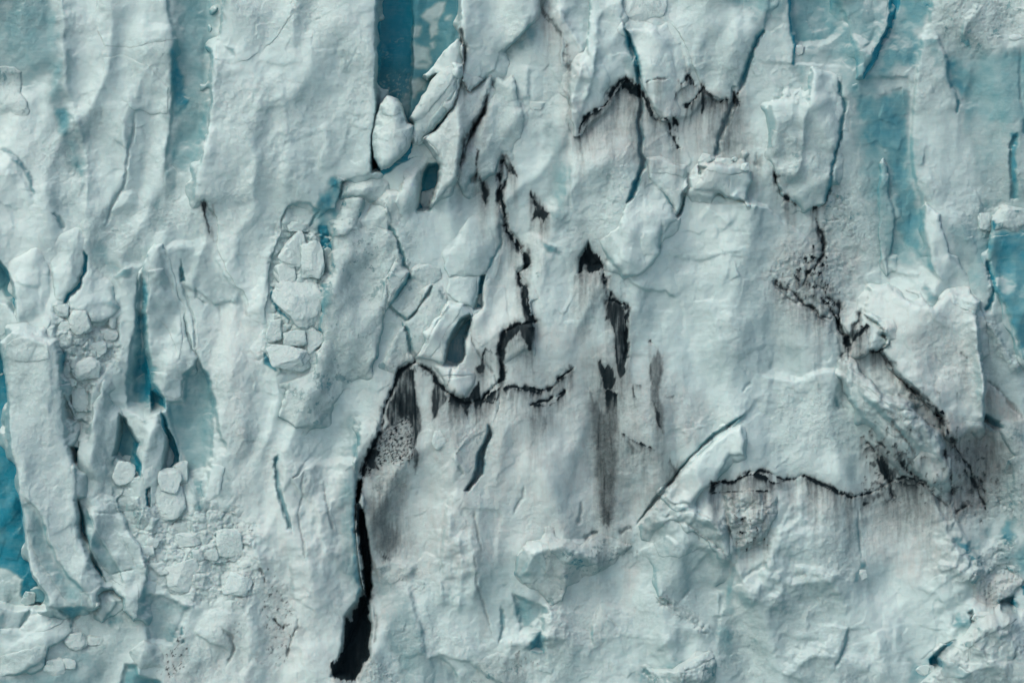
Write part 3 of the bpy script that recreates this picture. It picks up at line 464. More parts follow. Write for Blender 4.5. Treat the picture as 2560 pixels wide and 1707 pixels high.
P_=q(1,1,[(865,1420),(960,1350),(1050,1300),(1070,1380),(1060,1450),(1090,1560),(1,2,1050,200),(1,2,980,260),(1,2,760,270),(1,2,745,180),(800,1568)]); s_=crop(P_,20); DI[s_]*=1-ss(fbm(U[s_]/7,V[s_]/7,4,.65,9.),-.22,.12)*ss(sdf(XW[s_],YW[s_],P_),-12,22)*.95
DP(1,2,[(765,-60),(860,-40),(830,40),(880,110),(830,100),(800,90),(765,60)],.95,4,2)
DP(1,2,[(770,250),(940,280),(930,440),(1010,520),(1025,600),(985,680),(900,745),(850,750),(850,680),(800,690),(760,500),(740,300)],.62,14,8,.35)
DP(1,2,[(840,660),(930,680),(960,700),(880,750)],.85,6)
DP(1,2,[(1065,-60),(1125,-20),(1120,60),(1090,140),(1080,60)],.85,4)
# the black slot
PF(1,2,[(712,160),(728,190),(712,300),(735,370),(762,500),(795,700),(802,900),(775,1000),(750,945),(738,800),(700,550),(695,380),(690,250)],-90,7,base=True)
DP(1,2,[(712,160),(728,190),(712,300),(735,365),(762,500),(795,700),(802,900),(775,1000),(750,945),(738,800),(700,550),(700,380),(695,250)],1.0,4,1,.1)
DP(1,2,[(740,935),(780,1050),(795,1200),(785,1400),(740,1430),(690,1545),(600,1552),(520,1510),(505,1430),(585,1395),(600,1300),(625,1115),(662,1150),(690,1020)],1.0,4,5,.12); PF(1,2,[(740,900),(785,1050),(795,1200),(785,1400),(740,1430),(690,1545),(520,1510),(585,1395),(625,1115),(690,1020)],-50,24,base=False)
PB(1,2,[(600,-300),(690,-300),(650,0),(720,180),(700,400),(700,600),(745,900),(690,1010),(640,900),(560,700),(560,300),(620,100)],.55,36); PB(1,2,[(660,300),(695,300),(700,600),(745,900),(700,960),(660,700)],.85,20)  # slope turned away: its shade painted bluer toward the slot
DP(1,2,[(680,200),(705,200),(700,500),(740,880),(700,960),(690,700),(670,420)],.55,14,4)
E(1,2,[(1,1,690,1568),(700,180),(690,400),(700,600),(745,920),(690,1030),(620,1150)],-26,22,64,tip=.06,hn=-46)
PL('ice_fin','ice fin','narrow vertical fin of white ice along the black slot',1,1,[(700,1500),(715,1380),(740,1340),(830,1330),(860,1400),(800,1520),(1,2,755,40),(1,2,740,140),(1,2,722,165),(1,2,690,140),(1,2,665,50),(1,2,690,-30)],28,8,16,(0,0),.08,.1,37,ro=.6)
PB(1,1,[(660,1568),(640,1450),(720,1360),(700,1500),(1,2,690,20),(1,2,650,20)],.55,12)
PL('ice_fin','ice fin','thin dirty ice rim standing along the right lip of the black slot',1,2,[(722,250),(750,290),(748,340),(738,365),(712,370),(703,500),(712,620),(740,800),(752,940),(742,920),(722,820),(700,640),(690,500),(695,340),(712,300)],34,4,8,(0,0),.02,0,38,silt=.5,follow=.0,jag=.3)
# ======================================================================= centre bottom
CR(1,2,[(160,-10),(140,60),(142,140),(155,250),(190,370),(230,460),(262,535)],40,4.2,.9,tip=.08)
CR(1,2,[(352,80),(322,150),(325,280),(287,400),(310,520),(340,680),(360,750)],8,2.2,dirt=.25); CR(1,2,[(460,150),(480,260),(512,400),(552,560)],8,2.6,.25,dirt=.3)
E(1,2,[(240,735),(262,830),(256,970),(330,1010),(430,1090)],14,26,16); PB(1,2,[(235,735),(268,830),(262,970),(240,960),(240,830)],.4,8)  # blue strip paints the shading along this step
CR(1,2,[(110,1120),(150,1160),(195,1200)],12,4,.2,dirt=.8); DS(1,2,[(0,760),(130,800),(280,1100),(240,1400),(130,1500),(60,1300)],.6,10,.2); CR(1,2,[(280,1100),(285,1180),(240,1280),(210,1400)],10,3,dirt=.6); CR(1,2,[(20,760),(50,820),(60,880)],10,3,dirt=.6)
DP(1,2,[(105,1320),(118,1320),(115,1360),(106,1358)],.95,3,1); E(1,2,[(300,1300),(340,1480),(360,1568)],10,20)
AR(RO,1,2,[(0,780),(180,850),(280,1000),(250,1200),(60,1568),(0,1568)],.7,30)
CR(1,2,[(1490,370),(1520,480),(1550,600),(1567,685)],7,2.2,.1,dirt=.35); CR(1,2,[(1500,650),(1515,780),(1520,900),(1580,1040),(1600,1150),(1632,1255)],7,2.4,.15,dirt=.3)
E(1,2,[(1400,200),(1320,320),(1290,500),(1280,700),(1295,880)],26,44,18); PB(1,2,[(1310,300),(1290,500),(1275,700),(1295,870),(1275,860),(1262,690),(1275,480)],.35,10)
RG(1,2,[(1400,500),(1410,800),(1400,1100)],14,16); RG(1,2,[(1330,350),(1325,600),(1340,850)],10,14)
E(1,2,[(1400,352),(1500,368),(1600,362),(1692,372)],12,20,24); E(1,2,[(1692,372),(1680,450),(1650,620),(1650,730)],12,20,16)
PF(1,1,[(1610,1350),(1625,1420),(1580,1568),(1,2,1560,130),(1,2,1465,245),(1,2,1440,240),(1,2,1500,150),(1,2,1520,20),(1570,1480)],-80,10,base=True); PB(1,1,[(1600,1350),(1625,1420),(1585,1568),(1,2,1562,130),(1,2,1468,245),(1,2,1435,240),(1,2,1500,150),(1,2,1515,20),(1565,1480)],.85,9)
DP(1,2,[(1430,230),(1500,150),(1520,60),(1535,100),(1470,240)],.4,6,2)
CR(1,2,[(1385,60),(1410,100),(1440,125)],16,4,.6); E(1,2,[(1340,0),(1400,80),(1450,130)],10,20)
BO('pale round ice lump set in the dirty centre wall near the grey grains',1,1,1215,1385,1320,1520,.3,62,.5,.05,.15)
PB(1,2,[(800,830),(900,850),(1040,920),(1120,1150),(1180,1400),(1280,1380),(1420,1568),(1400,1700),(1000,1700),(960,1400),(900,1300),(840,1000)],.40,16); E(1,2,[(1040,900),(1100,1080),(1150,1250),(1175,1400)],-22,30,26)
E(1,2,[(1175,1410),(1260,1380),(1330,1440),(1420,1568)],20,24,20); CR(1,2,[(820,1050),(830,1200),(820,1300)],8,3,dirt=.5); DP(1,2,[(800,1000),(825,1060),(830,1200),(815,1180)],.5,5)
AR(RO,1,2,[(820,780),(1000,740),(1200,830),(1200,960),(1050,920),(900,860)],.95,16); RG(1,2,[(800,790),(920,740),(1000,750),(1100,820)],14,16)
AR(RO,1,2,[(540,1520),(700,1568),(780,1400),(980,1420),(980,1600),(540,1600)],.9,20)
CR(1,2,[(1690,1040),(1700,1180),(1672,1310)],22,5,.6); PB(1,2,[(1680,1050),(1712,1100),(1715,1200),(1690,1200)],.5,8); PB(1,2,[(1700,880),(1740,870),(1700,960),(1680,930)],.45,10)
PL('ice_block','ice block','crusty ice mass at the bottom edge right of the blue-grey apron',1,2,[(1460,1568),(1480,1480),(1560,1380),(1700,1350),(1764,1290),(2,2,60,1210),(2,2,70,1300),(2,2,140,1320),(2,2,230,1330),(2,2,200,1420),(2,2,170,1568),(2,2,150,1760),(1400,1760)],30,14,18,(0,0),.05,.08,39,ro=.85,silt=.2)
AR(SI,1,1,[(870,900),(1764,550),(2,1,1000,900),(2,1,1400,1300),(2,2,900,500),(2,2,0,700),(1,2,1100,900),(1,2,740,1400),(1,2,820,600),(740,1500)],.60,70); AR(SI,1,2,[(0,0),(760,0),(760,800),(560,1568),(0,1568)],.42,90)
# ======================================================================= upper centre slabs
E(2,0,[(640,40),(600,150),(575,400),(540,570),(490,740),(430,940)],-16,60,50); RG(2,0,[(610,140),(575,400),(540,580),(490,740)],10,10)
PL('ice_slab','ice slab','upper hanging slab left of the central blue crack, jagged dirty lower rim',2,0,[(525,-150),(540,100),(520,400),(440,480),(395,620),(405,760),(430,945),(482,940),(502,800),(590,800),(622,700),(682,600),(750,592),(783,540),(870,590),(860,450),(825,330),(780,205),(755,130),(760,30),(790,-150)],37,12,15,(.02,0),.07,.03,40)
PL('ice_slab','ice slab','upper hanging slab right of the central blue crack, ending in dirty points',2,0,[(790,205),(1000,210),(1062,150),(1112,200),(1172,262),(1190,370),(1228,500),(1212,600),(1135,640),(1085,850),(1032,842),(972,742),(932,662),(898,590),(868,450),(832,320)],41,10,16,(-.04,0),.06,.03,41)
PL('ice_slab','ice slab','wide upper slab bounded at right by the long diagonal crack',2,0,[(1062,120),(1050,-150),(1800,-150),(1764,60),(1725,200),(1685,280),(1650,370),(1612,480),(1560,600),(1510,600),(1500,700),(1440,692),(1332,642),(1292,582),(1242,450),(1190,300),(1120,190)],42,12,15,(0,0),.08,.03,42)
BO('smooth rounded ice bulge at the top edge above the central blue crack',2,0,755,-60,1060,205,.22,63,.45,.06,planes=18)
PF(2,0,[(775,200),(815,250),(858,400),(892,590),(905,760),(880,850),(905,950),(895,1050),(922,1110),(880,1240),(840,1370),(795,1405),(790,1390),(855,1240),(880,1110),(862,1040),(872,950),(862,850),(868,760),(862,600),(845,500)],-17,8,base=False)
PB(2,0,[(775,200),(818,250),(862,400),(895,590),(908,760),(882,850),(908,950),(898,1050),(925,1110),(884,1240),(842,1370),(795,1410),(790,1390),(850,1240),(876,1110),(858,1040),(868,950),(858,850),(864,760),(858,600),(830,460),(790,330)],.75,7)
CR(2,0,[(1735,200),(1690,270),(1660,360),(1620,470),(1560,650)],36,4,.9,tip=.05); CR(2,0,[(1545,650),(1490,780),(1470,860),(1430,950),(1400,1085)],44,6,.92,tip=.06)
CR(2,0,[(915,585),(950,568),(1000,550),(1080,540)],14,2.5,dirt=.6,tip=.2); E(2,0,[(1170,300),(1195,400),(1225,510)],14,12,12); E(2,0,[(1250,450),(1290,570)],12,12)
PB(2,0,[(790,200),(830,330),(860,450),(890,600),(860,600),(780,480),(790,300)],.42,10)
DP(2,0,[(750,592),(785,532),(808,560),(830,600),(842,568),(890,600),(892,690),(850,680),(800,640),(760,610)],1.0,4,4,.1); DR(2,0,[(680,605),(750,595),(800,640),(890,690)],60,.6); DR(2,0,[(590,790),(640,690),(690,600)],44,.5)
DP(2,0,[(910,648),(945,690),(972,740),(975,800),(950,820),(925,760)],.95,4,4); DR(2,0,[(912,700),(975,810),(1035,850),(1085,860)],34,.6)
DP(2,0,[(1208,520),(1232,512),(1240,590),(1215,605)],.9,4,3); DP(2,0,[(1282,590),(1300,580),(1332,640),(1330,760),(1320,800),(1300,760)],.95,4,3); DR(2,0,[(1330,645),(1370,690),(1440,692),(1500,690)],90,.55); DR(2,0,[(1125,640),(1210,615),(1285,600)],50,.35)
DP(2,0,[(1505,640),(1530,630),(1562,700),(1560,745),(1510,725)],.95,4,5); DP(2,0,[(1500,740),(1560,740),(1540,900),(1480,1000)],.45,14,8)
CR(2,0,[(1560,640),(1550,720)],10,4,dirt=.95)
DP(2,0,[(492,870),(500,795),(540,800),(525,850),(500,895)],.9,4,3); DR(2,0,[(430,942),(480,945),(520,900),(570,810)],70,.62); DP(2,0,[(382,640),(408,680),(402,770),(390,760)],.85,4,3); CR(2,0,[(380,780),(375,840),(420,940)],8,3,dirt=.5)
DP(2,0,[(240,70),(262,110),(290,130),(290,155),(255,125)],.9,5,3); DP(2,0,[(300,180),(345,260),(355,380),(348,480),(330,400),(322,270)],.62,8,5); E(2,0,[(245,90),(290,150),(335,250),(350,480)],14,24,20); CR(2,0,[(200,-40),(205,60),(250,120)],12,4,dirt=.6)
RG(2,0,[(300,40),(380,180),(450,300),(510,400)],12,14); AR(SI,2,0,[(150,0),(300,0),(520,400),(400,700),(1600,600),(1650,1100),(1300,1200),(300,1100),(340,400),(180,250)],.62,40)
for p in ([(1078,750),(1092,850),(1082,840)],[(1116,745),(1132,800),(1122,830)],[(1115,930),(1128,940),(1120,1020),(1112,1000)],[(1185,720),(1196,740),(1186,760)],[(1125,620),(1140,640),(1135,700),(1124,660)]): DP(2,0,p,.95,3,3,.1)
DP(2,0,[(1035,850),(1080,860),(1070,890),(1040,880)],.6,6,5); DS(2,0,[(1060,880),(1180,860),(1160,1030),(1090,1000)],.55,8,.12)
PB(2,0,[(0,40),(60,300),(170,160),(160,0),(300,0),(520,380),(580,0),(500,-100),(0,-100)],.32,50); PB(2,0,[(20,310),(100,210),(170,180),(160,300),(60,310)],.5,16); PB(2,0,[(230,820),(390,900),(400,1568),(280,1568),(240,1100)],.40,30); PB(2,0,[(100,780),(240,800),(230,1000),(120,1000)],.25,40)
E(2,0,[(395,900),(400,1200),(390,1568)],14,44,30); E(2,0,[(140,480),(135,700),(150,720)],10,12,12); RG(2,0,[(110,440),(90,600),(95,700)],8,12)
BO('little snowy ice knob stuck on the wall left of the dirty slit',2,0,115,700,225,758,.3,64,.6,0)
E(2,0,[(695,1180),(680,1300),(670,1400)],12,14,16); PB(2,0,[(640,1210),(690,1170),(665,1340),(635,1350)],.32,14)
# lower blocks of upper centre
PL('ice_block','ice block','triangular ice block pointing down at the fork of two thin blue cracks',2,0,[(920,1095),(1010,1085),(1100,1112),(1195,1170),(1212,1260),(1228,1285),(1190,1340),(1172,1390),(1165,1450),(1132,1500),(1112,1470),(1095,1385),(1032,1310),(935,1220)],33,9,19,(-.03,0),.05,.08,43)
PL('ice_block','ice block','long pale ice block left of the forked blue cracks',2,0,[(918,1205),(1028,1318),(1088,1390),(1105,1480),(1125,1515),(1080,1545),(2,1,1010,90),(2,1,1020,180),(2,1,870,330),(2,1,760,340),(2,1,650,180),(2,1,600,90),(2,1,720,0),(790,1410),(845,1300),(880,1240)],45,11,23,(.02,0),.08,.07,44)
PF(2,0,[(1215,1200),(1235,1285),(1195,1345),(1185,1400),(1170,1465),(1135,1515),(1120,1490),(1150,1440),(1165,1340),(1215,1270)],-40,5,base=True); PB(2,0,[(930,1215),(1030,1300),(1095,1375),(1120,1480),(1150,1450),(1165,1340),(1215,1270),(1205,1180),(1238,1285),(1195,1345),(1170,1465),(1135,1520),(1108,1490),(1082,1385),(1020,1310)],.75,5,base=True)
PB(2,0,[(1020,1040),(1120,1010),(1190,1080),(1210,1170),(1100,1112),(1020,1090)],.32,16)
PL('ice_block','ice block','trapezoid ice block with a flat cracked top, right of the forked cracks',2,0,[(1345,1130),(1400,1122),(1480,1150),(1530,1140),(1590,1120),(1640,1180),(1645,1250),(1615,1320),(1602,1392),(1500,1365),(1430,1332),(1248,1312),(1272,1262),(1300,1210)],72,12,27,(0,.02),.03,.10,45,ro=.35,silt=.25)
BO('oval ice cobble resting at the top left of the trapezoid block',2,0,1275,1062,1395,1145,.6,65,.9,.02,silt=.2,planes=16); BO('flat ice cobble on top of the trapezoid block',2,0,1388,1092,1520,1150,.9,66,.9,.02,silt=.1,planes=16); BO('tiny ice cobble at the top right of the trapezoid block',2,0,1508,1082,1555,1120,.9,67,.9,0,planes=16); BO('ice cobble on the right shoulder of the trapezoid block',2,0,1572,1128,1635,1190,1.1,68,.9,0,planes=16); BO('ice cobble wedged at the left foot of the trapezoid block',2,0,1215,1180,1305,1275,.5,69,.9,.02,silt=.2,planes=14)
PF(2,0,[(1290,1140),(1345,1150),(1310,1210),(1290,1190)],-50,6); PB(2,0,[(1290,1140),(1345,1150),(1310,1215),(1285,1190)],.8,6,base=True)
E(2,0,[(1240,1315),(1440,1350),(1600,1395),(1764,1440)],-26,50,30); CR(2,0,[(1690,1050),(1690,1130),(1670,1145)],12,5,.3,dirt=.4)
RG(2,0,[(1330,1420),(1420,1480),(1500,1560)],10,14); RG(2,0,[(1500,1340),(1560,1400),(1700,1440)],12,16)
DP(2,0,[(115,1320),(130,1310),(162,1350),(160,1372),(118,1370)],.95,4,3); DP(2,0,[(120,1545),(150,1440),(190,1435),(208,1385),(228,1440),(268,1470),(240,1520),(215,1545),(180,1490)],.9,5,5,.1); CR(2,0,[(155,1370),(170,1420)],6,4,dirt=.9)
DP(2,0,[(-10,1100),(30,1160),(45,1230),(20,1215),(-10,1180)],.95,4,3); DP(1,0,[(1690,1060),(1764,1060),(1764,1100),(1730,1120),(1720,1200),(1690,1290),(1650,1340),(1680,1200)],.85,6,4); CR(1,0,[(1700,1060),(1740,1180),(1720,1260),(1660,1340),(1670,1420),(1720,1520),(1750,1600)],24,5,dirt=.85)
DP(1,0,[(1525,1200),(1555,1250),(1580,1220),(1605,1300),(1605,1400),(1570,1420),(1555,1340),(1525,1260)],.85,6,5)
DP(1,0,[(1650,1360),(1690,1450),(1764,1500),(1764,1568),(1700,1568),(1700,1480)],.7,7,5)
# ======================================================================= centre: dirt
CR(2,1,[(-10,20),(30,80),(70,160),(125,245)],20,5,dirt=.95); DP(2,1,[(60,150),(125,215),(128,255),(90,235)],.95,4,3)
DP(2,1,[(50,340),(102,400),(112,500),(122,570),(152,650),(158,780),(152,850),(112,852),(82,680),(60,520)],.95,5,4,.3); CR(2,1,[(15,280),(50,340),(102,420),(115,540),(152,650)],18,4,dirt=.95); DP(2,1,[(20,290),(90,280),(125,250),(110,300),(55,330)],.6,8,6)
DR(2,1,[(-30,700),(60,670),(100,690),(158,700)],70,.75)
E(2,1,[(-20,20),(60,140),(120,240),(30,290),(60,350),(115,500),(152,650),(150,850)],-18,30,22)
DP(2,1,[(525,92),(490,180),(462,200),(462,310),(490,330),(500,262),(520,310),(545,310),(582,300),(600,305),(640,262),(610,195),(560,178),(540,120)],1.0,4,4,.15); PF(2,1,[(525,92),(462,200),(462,310),(582,300),(640,262),(560,178)],-18,12,base=False)
DR(2,1,[(420,340),(470,310),(545,310),(580,300)],80,.5); DP(2,1,[(505,300),(545,310),(520,460),(505,560),(500,420)],.6,6,6)
for a,b in ((595,318),(608,345),(620,372),(632,410),(645,440),(655,470)): DP(2,1,[(a-7,b-14),(a+7,b-10),(a+9,b+12),(a-3,b+16)],.95,3,2)
DP(2,1,[(672,488),(740,522),(758,560),(765,528),(785,530),(778,600),(798,680),(800,850),(792,960),(770,1030),(740,1052),(720,1000),(702,860),(688,740),(680,640),(648,640),(652,500)],.97,4,4,.38); E(2,1,[(785,530),(778,600),(798,680),(800,900)],24,24,16)
DP(2,1,[(585,908),(700,980),(722,1060),(732,1150),(730,1400),(742,1568),(2,2,742,40),(2,2,720,300),(2,2,705,500),(2,2,600,490),(2,2,565,100),(552,1568),(542,1300),(520,1125),(560,1160),(645,1260),(615,1090)],.76,9,6,.3); DP(2,1,[(585,908),(700,980),(722,1060),(700,1110),(640,1110),(605,1030)],.97,4,5,.2); DR(2,1,[(640,1120),(730,1150)],90,.9)
DP(2,1,[(992,845),(1035,870),(1042,950),(1030,1150),(1052,1350),(1055,1450),(1025,1420),(990,1290),(952,1200),(945,960),(960,900)],.72,5,4,.25); DP(2,1,[(945,960),(965,900),(970,1000),(965,1180),(1030,1300),(1050,1440),(1020,1400),(955,1210)],.9,5,4); CR(2,1,[(950,760),(975,800),(1000,840)],8,3,dirt=.8)
DR(2,1,[(750,1412),(800,1430),(850,1475),(975,1525)],26,.9); DP(2,1,[(790,1430),(850,1480),(852,1568),(815,1568),(800,1500)],.7,5,5)
DP(2,1,[(820,1100),(840,1110),(850,1190),(825,1160)],.95,4,4); DR(2,1,[(1060,1165),(1112,1158)],18,.8,2); DR(2,1,[(830,1080),(885,1090)],22,.5,3)
DR(2,1,[(-10,1092),(60,1105),(120,1100),(180,1118),(230,1112),(270,1105)],17,.95,3); DR(2,1,[(270,1090),(300,1050),(330,1030),(400,990),(440,970)],22,.9,4); DP(2,1,[(390,940),(410,930),(440,975),(410,1020),(400,990)],.85,4,4)
DR(2,1,[(155,1215),(250,1225),(300,1190),(360,1130)],24,.95,4); DP(2,1,[(185,1280),(255,1270),(240,1380),(215,1460),(195,1400)],.55,6,6); DR(1,1,[(1690,1110),(1764,1095)],24,.9)
DP(2,1,[(450,600),(470,640),(500,800),(510,980),(490,1000),(480,800)],.28,12,6); CR(2,1,[(515,1100),(560,1160)],6,2.5,dirt=.4)
E(2,1,[(330,140),(250,110),(180,60),(100,30)],12,20,16); PB(2,1,[(200,90),(330,170),(340,190),(270,190),(210,130)],.6,9); E(2,1,[(740,350),(800,360),(850,400),(940,435),(1060,440),(1150,500)],22,34,24)
DP(2,1,[(1030,1520),(1055,1450),(1060,1568),(2,2,1050,120),(2,2,1150,50),(2,2,1150,130),(2,2,1060,260),(2,2,1020,200),(2,2,1010,0)],.7,14,10,.35); DP(2,2,[(1060,20),(1080,40),(1150,70),(1160,130),(1100,200),(1060,240),(1090,140)],.75,8,8)
# pale teal face
PB(2,1,[(860,420),(1000,440),(1160,560),(1300,240),(1500,200),(1740,120),(3,1,60,480),(3,1,300,600),(3,1,480,760),(3,1,500,980),(3,1,200,1030),(1764,1150),(1640,1250),(1560,1320),(1300,1290),(1180,1000),(1000,700)],.27,70)
PB(2,1,[(960,0),(1600,20),(1640,140),(1200,200),(980,180)],.20,40); E(2,1,[(1020,180),(1180,215),(1300,230),(1450,180),(1530,170),(1620,140)],13,30,20); PB(2,1,[(1340,160),(1520,165),(1420,205),(1250,260),(1130,230)],.36,16)  # last blue area paints the shadow beneath the overhanging step
CR(2,1,[(1030,-30),(1025,60),(1015,180)],14,3.5,.4); E(2,1,[(1520,180),(1490,300),(1460,380)],-10,18); E(2,1,[(1540,920),(1640,850),(1764,800)],9,26); CR(2,1,[(1590,1140),(1620,1090),(1650,1060)],10,4,.45)
for p,h in (([(1600,0),(1620,120),(1540,160)],9),([(1170,500),(1190,650),(1180,760)],8),([(1240,1330),(1250,1380)],8)): E(2,1,p,h,20)
PB(2,1,[(1235,1330),(1255,1330),(1250,1370),(1232,1365)],.7,6)
E(2,1,[(1040,1470),(1100,1400),(1160,1390),(1230,1450),(1270,1560)],10,16,20); E(2,1,[(1290,1330),(1370,1420),(1400,1440)],-10,20)
# diagonal junction
PL('ice_slab','ice slab','thin bright ice sheet rising along the diagonal fissure in the lower centre',2,1,[(1575,1368),(1600,1455),(1595,1568),(2,2,1500,0),(2,2,1440,90),(2,2,1400,175),(2,2,1300,240),(2,2,1220,330),(2,2,1110,330),(2,2,1050,285),(2,2,1165,135),(2,2,1290,20),(1300,1568),(1400,1480),(1500,1395)],61,9,27,(-.02,0),.08,.06,46)
PF(2,1,[(1590,1290),(1480,1400),(1400,1440),(1280,1540),(2,2,1150,130),(2,2,1040,280),(2,2,880,460),(2,2,860,470),(2,2,960,320),(2,2,1090,160),(2,2,1240,0),(1380,1410)],-44,8,base=True); PB(2,1,[(1590,1290),(1480,1400),(1400,1440),(1280,1540),(2,2,1150,130),(2,2,1110,120),(2,2,1240,0),(1290,1500),(1380,1410)],.65,12)
DP(2,2,[(1160,120),(1040,280),(960,350),(880,450),(860,475),(940,310),(1000,290),(1100,170)],.7,7,3)
E(2,2,[(860,480),(950,390),(1050,285),(1150,330),(1300,420),(1450,450)],-34,60,20,tip=.06)
# ======================================================================= bottom centre
PL('ice_mass','ice mass','rounded snowy ice mass at the bottom centre, bulging left over a dim patch',2,2,[(15,790),(35,690),(120,605),(200,592),(240,560),(350,590),(470,630),(520,585),(600,525),(700,560),(860,620),(700,760),(500,850),(380,900),(345,1000),(270,1040),(180,930),(60,900),(0,880)],53,20,34,(0,.0),.05,.08,47,ro=.85,silt=.35)
AR(RUB,2,2,[(350,600),(880,620),(860,740),(600,850),(360,820)],.35,40)
PB(2,2,[(60,700),(150,690),(220,870),(150,860),(50,860),(30,760)],.36,14); PB(2,2,[(0,960),(140,960),(230,1050),(215,1190),(60,1210),(20,1060)],.50,22); PF(2,2,[(0,950),(230,1040),(215,1200),(60,1210)],-30,16)
PF(2,2,[(217,1180),(208,1345),(125,1335),(150,1290)],-46,20); PB(2,2,[(217,1150),(210,1345),(125,1335),(150,1270)],.84,18)
E(2,2,[(360,820),(352,920),(320,1020)],14,24,14); E(2,2,[(265,1050),(250,1200),(215,1330)],20,40,14); RG(2,2,[(260,1000),(250,1150),(230,1280)],12,12)
E(2,2,[(612,1005),(580,1120),(552,1180),(545,1260),(558,1312)],20,40,12); PB(2,2,[(615,1005),(590,1110),(560,1180),(556,1260),(565,1312),(540,1290),(540,1180),(575,1090)],.5,6); CR(2,2,[(640,1090),(700,1150),(745,1190)],8,3,.3); PB(2,2,[(820,1000),(870,1050),(860,1200),(900,1300),(820,1200)],.26,30)
AR(RO,2,2,[(0,850),(500,850),(800,1000),(700,1568),(0,1568)],.45,60); AR(RO,2,2,[(900,600),(1500,600),(1500,1400),(900,1400)],.3,60)
CR(2,2,[(470,310),(475,380),(458,480)],14,4,.35,dirt=.2); CR(2,2,[(78,200),(78,290),(30,350),(0,400)],14,3,.5); CR(2,2,[(600,520),(540,550),(500,590)],12,4,dirt=.5); CR(2,2,[(740,550),(780,520),(830,495)],12,5,.2,dirt=.5)
DP(2,2,[(610,500),(680,545),(850,600),(780,600),(690,570),(620,545)],.35,14,6); DS(2,2,[(500,590),(880,560),(860,680),(600,720)],.45,7,.18)
PL('ice_mass','ice mass','large teal-tinged ice mass with a stepped snowy crest, lower centre right',2,2,[(955,600),(1020,500),(1092,430),(1180,458),(1285,540),(1420,640),(1500,720),(1535,790),(1515,850),(1410,910),(1395,1080),(1330,1180),(1200,1080),(1000,960),(985,800),(930,700)],46,14,27,(0,0),.18,.05,48)
PL('ice_mass','ice mass','upper crest of the lower centre mass, frosted and ridged along its top',2,2,[(870,480),(950,392),(1052,288),(1160,340),(1300,415),(1440,455),(1500,530),(1490,640),(1530,760),(1440,660),(1285,545),(1190,462),(1090,432),(1010,505),(950,600),(900,590)],34,12,18,(0,0),.10,.06,49,ro=.5,silt=.15)
E(2,2,[(1250,800),(1290,720),(1340,670),(1400,650)],12,20); CR(2,2,[(1165,985),(1210,940),(1225,920)],10,3.5,.4); CR(2,2,[(1520,900),(1640,810),(1764,720)],14,6,.35)
PB(2,2,[(1400,900),(1440,860),(1515,790),(1530,1000),(1520,1110),(1440,1100),(1440,960)],.44,14); PB(2,2,[(1370,1100),(1550,1120),(1560,1400),(1470,1500),(1370,1300)],.44,40); RG(2,2,[(1420,930),(1425,1020),(1435,1120)],12,8)
AR(RUB,2,2,[(980,960),(1060,960),(1220,1070),(1340,1180),(1320,1200),(1180,1100),(1000,1010)],1.,10); AR(RO,2,2,[(970,950),(1070,950),(1350,1180),(1300,1210),(1000,1020)],1.,14)
AR(RO,2,2,[(1350,1150),(1764,1100),(1764,1568),(1350,1568)],.5,50)
PB(2,2,[(820,1560),(860,1480),(1000,1440),(1180,1380),(1200,1400),(1100,1470),(930,1470),(940,1550),(860,1700)],.5,30)  # shade at the bottom edge painted as blue
PL('ice_ledge','ice ledge','bright crumbly ice ledge at the bottom edge, right of centre',2,2,[(915,1470),(1000,1475),(1110,1472),(1200,1405),(1290,1370),(1368,1335),(1405,1395),(1412,1440),(1400,1520),(1330,1568),(1180,1580),(1000,1640),(860,1640),(950,1530)],57,12,26,(0,0),.02,.15,50,ro=.9)
AR(RUB,2,2,[(915,1470),(1110,1472),(1368,1335),(1412,1440),(1330,1568),(1000,1640),(860,1640)],.6,10)
DS(2,2,[(0,1300),(180,1350),(170,1460),(0,1440)],.5,9,.2)
# boulder clump with dirt, right of centre
PL('ice_boulder_heap','ice heap','lumpy heap of cemented ice boulders flecked with black, under the arched dirt line',2,2,[(1440,250),(1580,245),(1640,212),(1764,250),(3,2,60,270),(3,2,70,400),(3,2,20,480),(3,2,0,560),(1740,650),(1640,660),(1560,700),(1530,640),(1500,560),(1480,450),(1470,390)],40,14,24,(0,0),.03,.12,51,ro=.75,silt=.3)
AR(RUB,2,2,[(1440,250),(1764,240),(3,2,70,300),(3,2,0,560),(1740,660),(1560,700),(1500,560)],1.,10); DS(2,2,[(1530,370),(1764,420),(1764,640),(1540,660)],.85,9,.22)
for p in ([(1535,400),(1560,430),(1545,435)],[(1545,480),(1590,460),(1580,480)],[(1540,590),(1570,585),(1550,605)],[(1605,630),(1625,625),(1620,655),(1605,650)]): DP(2,2,p,1.0,3,2,.1)
PB(2,2,[(1520,620),(1560,620),(1560,690),(1530,690)],.7,8); CR(2,2,[(1450,335),(1470,380),(1490,440),(1500,560)],18,4,.3,dirt=.4)
DR(2,2,[(1375,215),(1385,190),(1430,170),(1520,190),(1560,170),(1600,140),(1660,122),(1764,160)],24,1.0,5); DR(3,2,[(0,160),(30,190),(100,180),(140,160)],16,.95,5); DR(2,2,[(1370,262),(1440,252),(1560,246),(1640,235),(1700,248),(1764,245)],8,.8,3); DP(2,2,[(1358,250),(1362,200),(1390,180),(1410,200),(1400,250),(1370,290)],.9,5,5); E(2,2,[(1370,230),(1430,172),(1520,190),(1600,142),(1660,122),(1764,165)],-16,20,30)
